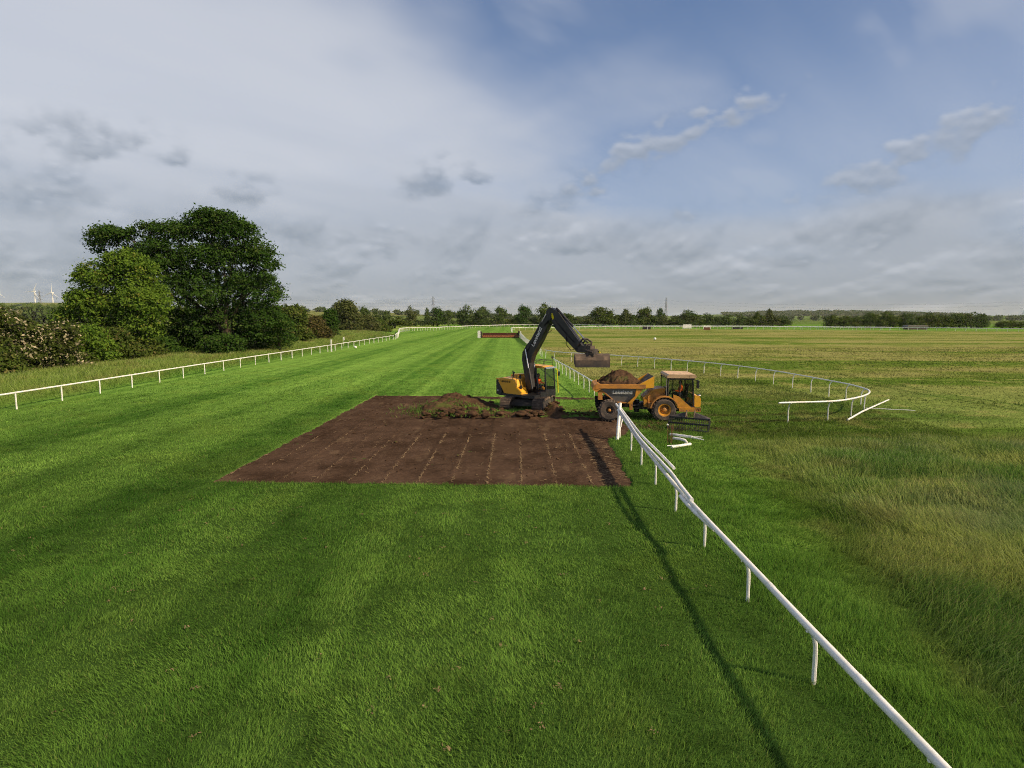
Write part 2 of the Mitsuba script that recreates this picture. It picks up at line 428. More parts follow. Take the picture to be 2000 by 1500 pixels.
def leaf(dark, light, odd, amount):
    def fn(p, n, uv):
        c = mix(col3(*dark), col3(*light), dr.clip(0.55 * uv.x + 0.6 * uv.y - 0.08, 0, 1))
        return mix(c, col3(*odd), smoothstep(1 - amount, 1 - amount * 0.6, uv.y) * smoothstep(0.2, 0.6, uv.x))
    return thin(proc(fn), 0.5, 0.6)


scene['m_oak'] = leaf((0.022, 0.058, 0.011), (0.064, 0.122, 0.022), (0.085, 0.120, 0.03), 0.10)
scene['m_ash'] = leaf((0.050, 0.112, 0.014), (0.150, 0.235, 0.032), (0.18, 0.20, 0.04), 0.10)
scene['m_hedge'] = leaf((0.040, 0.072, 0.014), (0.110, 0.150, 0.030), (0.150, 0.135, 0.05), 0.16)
scene['m_blossom'] = leaf((0.034, 0.058, 0.012), (0.085, 0.105, 0.024), (0.48, 0.42, 0.29), 0.30)
scene['m_brownleaf'] = leaf((0.055, 0.050, 0.018), (0.105, 0.105, 0.030), (0.14, 0.11, 0.05), 0.35)
scene['m_willow'] = leaf((0.052, 0.075, 0.022), (0.120, 0.140, 0.050), (0.15, 0.14, 0.06), 0.15)
scene['m_far'] = leaf((0.040, 0.075, 0.022), (0.105, 0.150, 0.042), (0.14, 0.16, 0.05), 0.15)

# ------------------------------------------------------------------ ground sheet
gx = np.unique(np.round(np.concatenate([np.arange(-13, 8.01, 0.12), np.arange(-60, 60.1, 1.5), np.arange(8, 40, 0.6), np.sign(np.linspace(-1, 1, 121)) * np.abs(np.linspace(-1, 1, 121)) ** 2.6 * 7000]), 3))
gy = np.unique(np.round(np.concatenate([np.arange(-60, 21, 1.0), np.arange(20.6, 48.4, 0.12), np.arange(48, 260, 3.0), 260 + np.linspace(0, 1, 90) ** 2.2 * 7500]), 3))
X, Y = np.meshgrid(gx, gy)
Z = ground_z(X, Y)
edge_wob = 0.16 * (meshkit.fbm(np.stack([X * 2.2, Y * 2.2, X * 0], -1), 3, 2) - 0.5)
bx = (X > -13) & (X < 8) & (Y > 20.6) & (Y < 48.4)
dist = np.zeros_like(X)
pts = shapely.points(X[bx], Y[bx])
dist[bx] = np.where(shapely.contains(PATCH, pts), shapely.distance(PATCH.boundary, pts), -shapely.distance(PATCH.boundary, pts))
Z = np.where(bx, Z - 0.11 * sstep(-0.06, 0.08, dist + edge_wob), Z)
nx, ny = len(gx), len(gy)
i, j = np.meshgrid(np.arange(ny - 1), np.arange(nx - 1), indexing='ij')
quads = np.stack([i * nx + j, i * nx + j + 1, (i + 1) * nx + j + 1, (i + 1) * nx + j], -1).reshape(-1, 4)
k = put(None, 'ground', (np.stack([X, Y, Z], -1).reshape(-1, 3), quads), 'm_ground', smooth=True)
labels[k] = {'kind': 'structure', 'label': 'mown green racecourse turf with rough meadow and farmland reaching the horizon'}

# bare soil where the turf has been stripped
sx, sy = np.arange(-11.8, 7.2, 0.09), np.arange(21, 48, 0.09)
X, Y = np.meshgrid(sx, sy)
p3 = np.stack([X, Y, X * 0], -1)
Zs = ground_z(X, Y) - 0.075 + 0.085 * (meshkit.fbm(p3 * [1.2, 2.6, 1], 4, 3) - 0.5) + 0.05 * (meshkit.fbm(p3 * [7, 5, 1], 3, 5) - 0.5)
band = sstep(3.0, 0.6, np.abs(Y - (36.2 - 0.16 * X))) * sstep(-8, -5, X)
Zs += band * 0.16 * np.clip(meshkit.fbm(p3 * 1.7, 4, 6) - 0.40, 0, 1) + 0.02 * (np.abs((X * 0.76 + 0.3) % 1 - 0.5) < 0.06)
inside = in_patch(X, Y, 0.06)
idx = -np.ones(X.shape, int)
q = inside[:-1, :-1] & inside[1:, :-1] & inside[:-1, 1:] & inside[1:, 1:]
ii, jj = np.nonzero(q)
nx = len(sx)
quads = np.stack([ii * nx + jj, ii * nx + jj + 1, (ii + 1) * nx + jj + 1, (ii + 1) * nx + jj], -1)
used, inv = np.unique(quads, return_inverse=True)
soil = put(None, 'soil_patch', (np.stack([X, Y, Zs], -1).reshape(-1, 3)[used], inv.reshape(quads.shape)), 'm_soil', smooth=True)
labels[soil] = {'kind': 'structure', 'label': 'brown bare soil where the turf has been stripped from the track'}


def strands(rng, x, y, z, length, width, ang, up=0.25):
    """loose straws lying on the soil"""
    n = len(x)
    d = np.stack([np.cos(ang), np.sin(ang), up * rng.uniform(-0.2, 1, n)], -1) * (length * 0.5)[:, None]
    s = np.stack([-np.sin(ang), np.cos(ang), 0.3 * rng.normal(size=n)], -1) * (width * 0.5)[:, None]
    c = np.stack([x, y, z], -1)
    v = np.stack([c - d - s, c - d + s, c + d + s * 0.6, c + d - s * 0.6], 1).reshape(-1, 3)
    q = np.arange(4 * n).reshape(-1, 4)
    return v, q


rng = np.random.default_rng(11)
xs, ys, an = [], [], []
for kx in np.arange(-10.2, 3.6, 1.32):
    for y0, y1, dens_ in ((21.9, 31.5, 13), (44.9, 47.3, 12)):
        n = int((y1 - y0) * dens_)
        yy = rng.uniform(y0, y1, n)
        keep = (meshkit.noise(np.stack([np.full(n, kx), yy * 1.1, np.zeros(n)], -1), 3) > 0.24 + 0.03 * np.maximum(0, yy - 27) * (yy < 40)) & (rng.random(n) < (0.5 + 0.5 * (kx > -6)))
        yy = yy[keep]
        xs.append(kx + 0.020 * rng.normal(size=len(yy)) + 0.02 * (yy - 22) * 0.3)
        ys.append(yy)
        an.append(np.pi / 2 + 0.5 * rng.normal(size=len(yy)))
for yy in np.arange(21.7, 30.2, 0.13):                # cutter marks beside the rail
    n = 7
    x = rng.uniform(3.4, 4.45 + 0.03 * (yy - 22), n)
    xs.append(x)
    ys.append(yy + 0.015 * rng.normal(size=n))
    an.append(0.12 * rng.normal(size=n))
n = 420
xs.append(rng.uniform(-11, 5, n)), ys.append(22 + 25 * rng.random(n) ** 1.2), an.append(rng.uniform(0, 6.3, n))
n = 240
t = rng.random(n)
xs.append(-11.3 + 0.5 * t + 0.05 * rng.normal(size=n)), ys.append(22 + 25.2 * t), an.append(np.pi / 2 + 0.3 * rng.normal(size=n))
x, y, a = np.concatenate(xs), np.concatenate(ys), np.concatenate(an)
ok = in_patch(x, y, -0.03)
x, y, a = x[ok], y[ok], a[ok]
z = ground_z(x, y) - 0.045 + 0.02 * rng.random(len(x))
put(soil, 'straw', strands(rng, x, y, z, rng.uniform(0.06, 0.28, len(x)), rng.uniform(0.010, 0.028, len(x)), a), 'm_straw', kind='stuff')


# ------------------------------------------------------------------ grass
def blades(rng, x, y, z, h, w, lean, leandir, bend=True):
    n = len(x)
    th = rng.uniform(0, 2 * np.pi, n)
    s = np.stack([np.cos(th), np.sin(th), np.zeros(n)], -1) * (w * 0.5)[:, None]
    b = np.stack([x, y, z], -1)
    jit = rng.normal(size=(n, 2)) * 0.33
    tip = b + np.stack([(leandir[:, 0] * lean + jit[:, 0]) * h, (leandir[:, 1] * lean + jit[:, 1]) * h, h], -1)
    u = rng.random(n)
    if not bend:
        v = np.stack([b - s, b + s, tip], 1).reshape(-1, 3)
        uv = np.stack([np.repeat(u, 3), np.tile([0, 0, 1.0], n)], -1)
        return v, np.arange(3 * n).reshape(-1, 3), uv
    mid = b * 0.55 + tip * 0.45
    mid[:, 2] = b[:, 2] + 0.62 * h
    v = np.stack([b - s, b + s, mid + s * 0.8, mid - s * 0.8, tip], 1).reshape(-1, 3)
    o = np.arange(n)[:, None] * 5
    f = np.concatenate([o + [0, 1, 2], o + [0, 2, 3], o + [3, 2, 4]], 0)
    uv = np.stack([np.repeat(u, 5), np.tile([0, 0, 0.5, 0.5, 1.0], n)], -1)
    return v, f, uv


def scatter(rng, y0, y1, per, slope=0.97, x_lo=-1e9, x_hi=1e9, pad=3.0):
    a, b = max(-slope * y1 - pad, x_lo), min(slope * y1 + pad, x_hi)
    n = int((b - a) * (y1 - y0) * per)
    x, y = rng.uniform(a, b, n), rng.uniform(y0, y1, n)
    k = np.abs(x) < slope * y + pad
    return x[k], y[k]


def np_rough(x, y):
    return sstep(0.0, 1.6, x - 5.3 - 0.22 * y) * sstep(30.5, 26.0, y - 0.12 * (x - 12))


rng = np.random.default_rng(5)
parts = []
for y0, y1, per, w, h in ((5.5, 10, 2200, 0.0115, 0.086), (10, 15, 1400, 0.014, 0.086), (15, 22, 720, 0.019, 0.084), (22, 32, 320, 0.028, 0.085), (32, 48, 130, 0.042, 0.08), (48, 70, 40, 0.07, 0.08)):
    x, y = scatter(rng, y0, y1, per, x_lo=-33.5, x_hi=24)
    keep = ~in_patch(x, y, 0.02) & (rng.random(len(x)) > 0.65 * (np.exp(-((x - 4.2) / 3.0) ** 2 - ((y - 37.0) / 2.6) ** 2))) & (rng.random(len(x)) > np_rough(x, y) * 0.85) & (rng.random(len(x)) < sstep(78, 40, y))
    x, y = x[keep], y[keep]
    n = len(x)
    clump = meshkit.fbm(np.stack([x * 2.1, y * 2.1, x * 0], -1), 3, 12)
    big = meshkit.fbm(np.stack([x * 0.5, y * 0.4, x * 0], -1), 3, 14)
    hh = h * rng.uniform(0.55, 1.25, n) * (0.25 + 1.5 * clump) * (1 + 0.8 * sstep(4.6, 6.4, x))
    ang = 2 * np.pi * meshkit.noise(np.stack([x * 0.5, y * 0.5, x * 0 + 3], -1), 7) + np.pi / 2
    st = np.sign(np.sin(x * 1.15 + 0.5)) * 0.35
    ld = np.stack([np.cos(ang) * 0.6, np.sin(ang) * 0.6 + st], -1)
    parts.append(blades(rng, x, y, ground_z(x, y) - 0.004, hh, w * rng.uniform(0.7, 1.2, n), 0.55, ld, bend=False))


def merge(parts):
    o, vs, fs, us = 0, [], [], []
    for v, f, uv in parts:
        vs.append(v), fs.append(f + o), us.append(uv)
        o += len(v)
    return np.vstack(vs), np.vstack(fs), np.vstack(us)


v, f, uv = merge(parts)
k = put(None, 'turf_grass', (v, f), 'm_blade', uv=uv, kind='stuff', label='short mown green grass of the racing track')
labels[k]['category'] = 'grass'

parts = []
for y0, y1, per, w in ((6.0, 11, 1000, 0.010), (11, 18, 560, 0.014), (18, 33, 250, 0.022)):
    x, y = scatter(rng, y0, y1, per, x_lo=5.6, x_hi=60)
    r = np_rough(x, y)
    c = meshkit.fbm(np.stack([x * 0.55, y * 0.55, x * 0], -1), 3, 31)
    keep = (rng.random(len(x)) < r * (0.35 + 1.1 * c))
    x, y, c = x[keep], y[keep], c[keep]
    n = len(x)
    hh = rng.uniform(0.20, 0.46, n) * (0.35 + 1.35 * c)
    ang = 2 * np.pi * meshkit.noise(np.stack([x * 0.22, y * 0.22, x * 0], -1), 41)
    parts.append(blades(rng, x, y, ground_z(x, y) - 0.01, hh, w * rng.uniform(0.6, 1.3, n), 0.38, np.stack([np.cos(ang), np.sin(ang)], -1)))
# mixed height field grass past the dump truck
for y0, y1, per, w, h in ((24, 40, 60, 0.045, 0.12), (40, 70, 22, 0.08, 0.13), (70, 120, 6, 0.15, 0.16)):
    x, y = scatter(rng, y0, y1, per, x_lo=6.2, x_hi=120)
    c = meshkit.fbm(np.stack([x * 0.3, y * 0.5, x * 0], -1), 3, 33)
    keep = (rng.random(len(x)) < 0.2 + c) & ~in_patch(x, y, 0.1) & (x > rail_x(y) + 0.8)
    x, y, c = x[keep], y[keep], c[keep]
    n = len(x)
    ang = rng.uniform(0, 6.28, n)
    parts.append(blades(rng, x, y, ground_z(x, y) - 0.01, h * (0.3 + 1.2 * c) * rng.uniform(0.6, 1.3, n), w * rng.uniform(0.6, 1.2, n), 0.6, np.stack([np.cos(ang), np.sin(ang)], -1), bend=False))
v, f, uv = merge(parts)
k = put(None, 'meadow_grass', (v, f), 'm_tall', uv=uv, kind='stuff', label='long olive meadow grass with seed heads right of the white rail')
labels[k]['category'] = 'grass'

n = 130000
x, y = -34.2 - 24 * rng.random(n) ** 0.8, 36 + 150 * rng.random(n) ** 1.5
c = meshkit.fbm(np.stack([x * 0.35, y * 0.2, x * 0], -1), 3, 35)
hh = (0.20 + 0.55 * c) * rng.uniform(0.5, 1.2, n) * sstep(-34.0, -36.5, x) + 0.12
ang = rng.uniform(0, 6.28, n)
v, f, uv = blades(rng, x, y, ground_z(x, y) - 0.02, hh, rng.uniform(0.03, 0.08, n) * (y / 60), 0.5, np.stack([np.cos(ang), np.sin(ang)], -1), bend=False)
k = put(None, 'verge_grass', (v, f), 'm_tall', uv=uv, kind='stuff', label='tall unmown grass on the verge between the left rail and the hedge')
labels[k]['category'] = 'grass'

# dead leaves and bare tufts on the near turf
n = 130
x, y = scatter(rng, 7, 20, 0.35, x_hi=4.6)
v, q = strands(rng, np.repeat(x, 6) + 0.05 * rng.normal(size=6 * len(x)), np.repeat(y, 6) + 0.04 * rng.normal(size=6 * len(x)), ground_z(np.repeat(x, 6), np.repeat(y, 6)) + 0.045, rng.uniform(0.02, 0.07, 6 * len(x)), rng.uniform(0.012, 0.03, 6 * len(x)), rng.uniform(0, 6.3, 6 * len(x)), 0.6)
k = put(None, 'dead_grass_tufts', (v, q), 'm_straw', kind='stuff', label='small pale brown dead tufts scattered over the near turf')
labels[k]['category'] = 'dead grass'


# ------------------------------------------------------------------ white running rails
def resample(pts, step, smooth=True):
    p = np.asarray(pts, float)
    s = np.r_[0, np.cumsum(np.linalg.norm(np.diff(p[:, :2], axis=0), axis=1))]
    n = max(2, int(s[-1] / step) + 1)
    t = np.linspace(0, s[-1], n)
    if smooth and len(p) > 3:
        from scipy.interpolate import PchipInterpolator
        return np.stack([PchipInterpolator(s, p[:, k])(t) for k in range(p.shape[1])], 1)
    return np.stack([np.interp(t, s, p[:, k]) for k in range(p.shape[1])], 1)


def goose(side, h, r=0.034, n=8, reach=0.24, rise=0.46):
    """post standing at the origin, its head curling over by 0.2 m towards side (2-vector)"""
    a = np.linspace(0, np.pi / 2, 6)
    path = [(0, -0.15), (0, 0.35), (0, h - rise - 0.05)] + [(reach * (1 - math.cos(t)), h - rise + (rise - 0.03) * math.sin(t)) for t in a]
    return tube([(side[0] * o, side[1] * o, z) for o, z in path], r, n)


def rail_run(name, label, posts, h, side, r, rail_step, straight=False, post_r=0.034, group=None, n=10):
    """posts: ground points; side: which way (left of travel = 1) the heads curl"""
    key = thing(name, label, 'rail', group)
    p = np.asarray(posts, float)
    tan = np.gradient(p[:, :2], axis=0)
    tan /= np.linalg.norm(tan, axis=1, keepdims=True)
    nor = np.stack([-tan[:, 1], tan[:, 0]], 1) * side
    zg = ground_z(p[:, 0], p[:, 1])
    top = np.column_stack([p[:, :2] + nor * (0 if straight else 0.23), zg + h])
    ext0, ext1 = top[0] - (top[1] - top[0]) * 0.3, top[-1] + (top[-1] - top[-2]) * 0.3
    rail = resample(np.vstack([ext0, top, ext1]), rail_step)
    put(key, 'rail', tube(rail, r, n), 'm_white', smooth=40)
    for (x, y), s, z in zip(p[:, :2], nor, zg):
        m = tube([(0, 0, -0.15), (0, 0, h - r * 0.5)], post_r, 8) if straight else goose(s, h - 0.02, post_r)
        m.apply_translation((x, y, z))
        put(key, 'post', m, 'm_white', smooth=40)
    return key


# near right hand rail, from under the camera to the dug patch
near_posts = [(5.08, 3.6), (5.08, 6.55), (5.09, 9.5), (5.13, 12.45), (5.17, 15.5), (5.2, 18.5), (5.29, 21.6), (5.38, 24.5), (5.46, 27.3)]
key = thing('running_rail', 'long white tubular running rail along the near right edge of the track', 'rail')
main = resample([(4.98, 2.4, 1.04), (4.97, 6.3, 1.04), (4.97, 9.4, 1.03), (5.0, 12, 1.01), (5.03, 15, 0.99), (5.07, 18, 0.99), (5.16, 21, 1.01), (5.25, 24, 1.07), (5.42, 27.5, 1.16), (5.60, 31.2, 1.28)], 0.5)
put(key, 'rail', tube(main, 0.066, 14), 'm_white', smooth=40)
for yj in (4.9, 8.0, 11.2, 17.3, 23.5):
    a = main[np.argmin(np.abs(main[:, 1] - yj))]
    put(key, 'joint_sleeve', tube([a + (0, -0.09, 0), a + (0, 0.09, 0)], 0.0715, 14), 'm_white', smooth=40)
for x, y in near_posts:
    a = main[np.argmin(np.abs(main[:, 1] - y))]
    m = goose((-1, -0.1), a[2] - 0.03, 0.038, 8, 0.17, 0.42)
    m.apply_translation((a[0] + 0.15, y, 0))
    put(key, 'post', m, 'm_white', smooth=40)
for lab, pts in (('white loose rail laid on top of the near rail, running to its raised end', [(5.02, 16.2, 1.11), (5.03, 17.3, 1.17), (5.07, 18.7, 1.25), (5.22, 23.6, 1.22), (5.45, 28, 1.33), (5.67, 32.2, 1.45)]),
                 ('thin white loose rail ending in mid air on the field side of the near rail', [(5.33, 19.2, 1.24), (5.36, 21.6, 1.27), (5.37, 23.8, 1.29), (5.55, 28, 1.36), (5.72, 31.2, 1.43)]),
                 ('short white loose rail hanging just below the near rail on its track side', [(5.10, 14.5, 0.88), (5.02, 15.2, 0.90), (4.95, 16.0, 0.93), (4.93, 17.0, 0.97)])):
    put(None, 'loose_rail', tube(resample(pts, 0.4), 0.05 if 'thin' in lab else 0.06, 12), 'm_white', smooth=40)
    labels['loose_rail' if PLACE['loose_rail'] == 0 else f"loose_rail_{PLACE['loose_rail']:03d}"] = {'label': lab, 'category': 'rail'}
key = thing('rail_end_post', 'tall leaning white end post and curved brace where the near rail stops', 'post')
put(key, 'post', tube([(5.32, 29.7, -0.15), (5.50, 30.3, 1.0), (5.62, 30.7, 1.72)], 0.085, 12), 'm_white', smooth=40)
put(key, 'brace', tube([(5.50, 30.0, -0.1), (5.58, 30.3, 0.5), (5.72, 30.6, 0.85), (5.68, 30.7, 1.2)], 0.034, 8), 'm_white', smooth=40)

right2 = [(6.55, 43.0), (6.42, 46.2), (6.33, 48.6), (6.2, 51.2), (6.05, 54.0), (5.93, 56.7), (5.78, 59.3), (5.62, 61.8), (5.45, 64.5), (5.3, 67.3), (5.18, 70)]
rail_run('running_rail', 'white running rail beyond the excavator, ending behind the dump truck', right2, 1.22, 1, 0.055, 0.8)
right3 = [(p, 92 + 3.2 * k) for k, p in enumerate(np.interp(92 + 3.2 * np.arange(27), [92, 117, 146, 174, 230], [4.62, 4.0, 3.1, 2.3, 0.6]))]
rail_run('running_rail', 'white running rail along the right side of the track up to the brush fence', right3, 1.22, 1, 0.06, 2.0)
arc = [(5.0, 88.2), (6.0, 84.6), (8.1, 81.7), (10.2, 79.6), (12.2, 77.6), (13.9, 75.5), (15.5, 73.4), (17.05, 71.3), (18.45, 69.05), (19.7, 66.9), (20.9, 64.75), (21.9, 62.4), (22.8, 60.0), (23.5, 57.3), (24.05, 54.6), (24.4, 51.6), (24.66, 48.9), (24.72, 46.2), (24.6, 43.6), (24.25, 41.1), (23.2, 38.9), (21.1, 36.7), (18.85, 35.2), (16.2, 34.6)]
rail_run('running_rail', 'white running rail sweeping in a wide curve round the field side of the dump truck', arc, 1.22, 1, 0.055, 0.35)

left = [(-33.3 + 0.018 * max(0, y - 60), y) for y in np.arange(31.5, 160, 4.1)]
rail_run('running_rail', 'straight white rail with plain posts along the left edge of the track', left, 1.12, 1, 0.062, 1.0, straight=True, post_r=0.05)
kink = [(-31.5, 162), (-33.5, 176), (-37, 196), (-40, 216), (-40.5, 232), (-37.5, 255), (-31.2, 281), (-24, 306), (-15, 330), (-4, 346), (12, 356), (32, 352), (60, 332), (90, 318), (125, 304), (160, 282), (195, 249), (215, 228)]
kp = resample(kink, 3.4)
rail_run('running_rail', 'far white rail curving round the outside of the bend below the trees', kp, 1.3, 1, 0.14, 3.4, straight=True, post_r=0.06)
turn = [(0.3, 232), (-0.4, 246), (-0.2, 258), (1.2, 266), (5, 270), (16, 271), (34, 281), (60, 287), (95, 288), (134, 280), (165, 262)]
tp = resample(turn, 3.4)
rail_run('running_rail', 'white rail on the inside of the far bend, behind the brush fence', tp, 1.3, 1, 0.13, 3.4, straight=True, post_r=0.06)

key = thing('fallen_rail', 'white rail lying in the grass by the curved rail, one end raised', 'rail')
put(key, 'tube', tube([(20.0, 35.1, 0.08), (22.0, 37.1, 0.25), (26.3, 41.3, 0.42)], [0.055, 0.055, 0.045], 10), 'm_white', smooth=40)
key = thing('thin_rod', 'thin white rod lying in the grass behind the fallen rail', 'rod')
put(key, 'shaft', tube([(23.3, 38.9, 0.2), (25.9, 37.9, 0.2)], 0.022, 6), 'm_white')

for lab, cat_, ms in (('white rail offcut on top of the pile of dismantled rail parts', 'rail', [tube([(7.98, 29.6, 0.30), (8.8, 28.7, 0.34)], 0.07, 10), tube([(8.8, 28.7, 0.33), (9.25, 28.3, 0.28)], [0.05, 0.02], 8)]),
                      ('nearest white rail offcut of the pile, lying in the grass', 'rail', [tube([(7.5, 27.55, 0.09), (8.55, 28.1, 0.12)], 0.075, 10), tube([(7.35, 27.8, 0.1), (7.8, 27.75, 0.12)], 0.04, 8)]),
                      ('white curved post head between the two rail offcuts', 'post', [tube([(8.0, 29.1, 0.2), (8.25, 28.75, 0.22), (8.42, 28.55, 0.2), (8.5, 28.48, 0.08)], 0.075, 10)]),
                      ('long thin white strip lying behind the rail offcuts', 'rod', [tube([(8.0, 29.75, 0.2), (9.6, 29.6, 0.15)], 0.018, 6)])):
    k = put(None, 'rail_offcut' if cat_ == 'rail' else 'post_head' if cat_ == 'post' else 'thin_rod', cat(*ms), 'm_white', smooth=40)
    labels[k] = {'label': lab, 'category': cat_}
for a in range(6):
    x, y = 7.62 + 0.07 * (a % 3) + 0.02 * a, 28.7 + 0.12 * (a // 3) + 0.05 * (a % 2)
    k = thing('steel_stake', 'rusty steel stake in the upright bundle beside the slatted bucket', 'stake', 'rusty stakes standing in the grass')
    put(k, 'bar', tube([(x, y, -0.1), (x - 0.03 + 0.02 * a, y + 0.02, 0.86 + 0.05 * (a % 3))], 0.014, 6), 'm_rust')
    if a == 0:
        put(k, 'cap', ball((x - 0.03, y + 0.02, 0.95), 0.045, 1), 'm_white')

# ------------------------------------------------------------------ slatted riddle bucket on the grass
key = thing('riddle_bucket', 'black slatted riddle bucket lying on the grass by the front wheel', 'bucket')
BM = frame((8.75, 32.75, 0), V(0.87, -0.49, 0), V(0.49, 0.87, 0), V(0, 0, 1))
W = 2.15
P_ = lambda m: xf(m, BM)
for z0, y0 in ((0.62, 0.0), (0.34, -0.16)):
    put(key, 'cross_bar', P_(box(0, W, y0 - 0.05, y0 + 0.05, z0, z0 + 0.09)), 'm_black')
put(key, 'cutting_edge', P_(box(0, W, -0.42, -0.28, 0.02, 0.10)), 'm_black')
for a in range(19):
    x = 0.04 + a * (W - 0.08) / 18
    put(key, 'tine', P_(tube([(x, 0.0, 0.66), (x, -0.15, 0.38), (x, -0.34, 0.06), (x, -0.50, 0.03)], 0.016, 5)), 'm_black')
for x0, x1 in ((0, 0.85), (1.3, W)):
    pr = [(x0, 0.0), (x1, 0.0), (x1, 0.05), (x0, 0.05)]
    hi, lo = (0.95, 0.70)
    a, b = (lo, hi) if x0 == 0 else (hi, lo)
    put(key, 'back_plate', P_(hull([(x0, 0.06, 0.66), (x1, 0.06, 0.66), (x0, 0.36, a), (x1, 0.36, b), (x0, 0.10, 0.66), (x1, 0.10, 0.66), (x0, 0.40, a), (x1, 0.40, b)])), 'm_steel')
for x in (0.86, 1.3):
    put(key, 'mounting_ear', P_(hull([(x - 0.02, 0, 0.6), (x + 0.02, 0, 0.6), (x - 0.02, 0.45, 0.62), (x + 0.02, 0.45, 0.62), (x - 0.02, 0.2, 1.08), (x + 0.02, 0.2, 1.08), (x - 0.02, 0.35, 1.05), (x + 0.02, 0.35, 1.05)])), 'm_mud')
for x in (-0.02, W):
    put(key, 'side_plate', P_(hull([(x, 0.02, 0.72), (x + 0.025, 0.02, 0.72), (x, -0.45, 0.0), (x + 0.025, -0.45, 0.0), (x, 0.3, 0.5), (x + 0.025, 0.3, 0.5), (x, -0.1, 0.0), (x + 0.025, -0.1, 0.0)])), 'm_black')


# ------------------------------------------------------------------ wheels
def tyre_mesh(r, w, rim_r, lugs=22):
    prof = [(rim_r, -w * .42), (rim_r + .04, -w * .5), (r * .86, -w * .52), (r * .97, -w * .42), (r, -w * .2), (r, w * .2), (r * .97, w * .42), (r * .86, w * .52), (rim_r + .04, w * .5), (rim_r, w * .42)]
    m = trimesh.creation.revolve(np.array(prof + prof[:1]), sections=40)
    bl = []
    for k in range(lugs):
        for s in (-1, 1):
            b = trimesh.creation.box((0.055, 0.05, w * 0.46))
            b.apply_transform(trimesh.transformations.rotation_matrix(s * 0.55, (1, 0, 0)))
            b.apply_translation((r + 0.012, 0, s * w * 0.25))
            b.apply_transform(trimesh.transformations.rotation_matrix((k + 0.5 * (s > 0)) * 2 * np.pi / lugs, (0, 0, 1)))
            bl.append(b)
    return cat(m, *bl)


def wheel(key, M, r, w, rim_r, rimmat, hubmat):
    """axis along local z, outer face at -z after M"""
    k = put(key, 'wheel', xf(tyre_mesh(r, w, rim_r), M), 'm_tyre', smooth=35)
    rim = trimesh.creation.revolve(np.array([(0.0, -w * .10), (rim_r * .55, -w * .10), (rim_r * .72, -w * .16), (rim_r * .86, -w * .44), (rim_r + .03, -w * .47), (rim_r + .03, -w * .38), (rim_r * .9, w * .3), (0, w * .3)]), sections=32)
    put(k, 'rim', xf(rim, M), rimmat, smooth=35)
    hub = trimesh.creation.revolve(np.array([(0, -w * .42), (rim_r * .20, -w * .42), (rim_r * .36, -w * .34), (rim_r * .40, -w * .1), (0, -w * .1)]), sections=20)
    put(k, 'hub', xf(hub, M), hubmat, smooth=35)


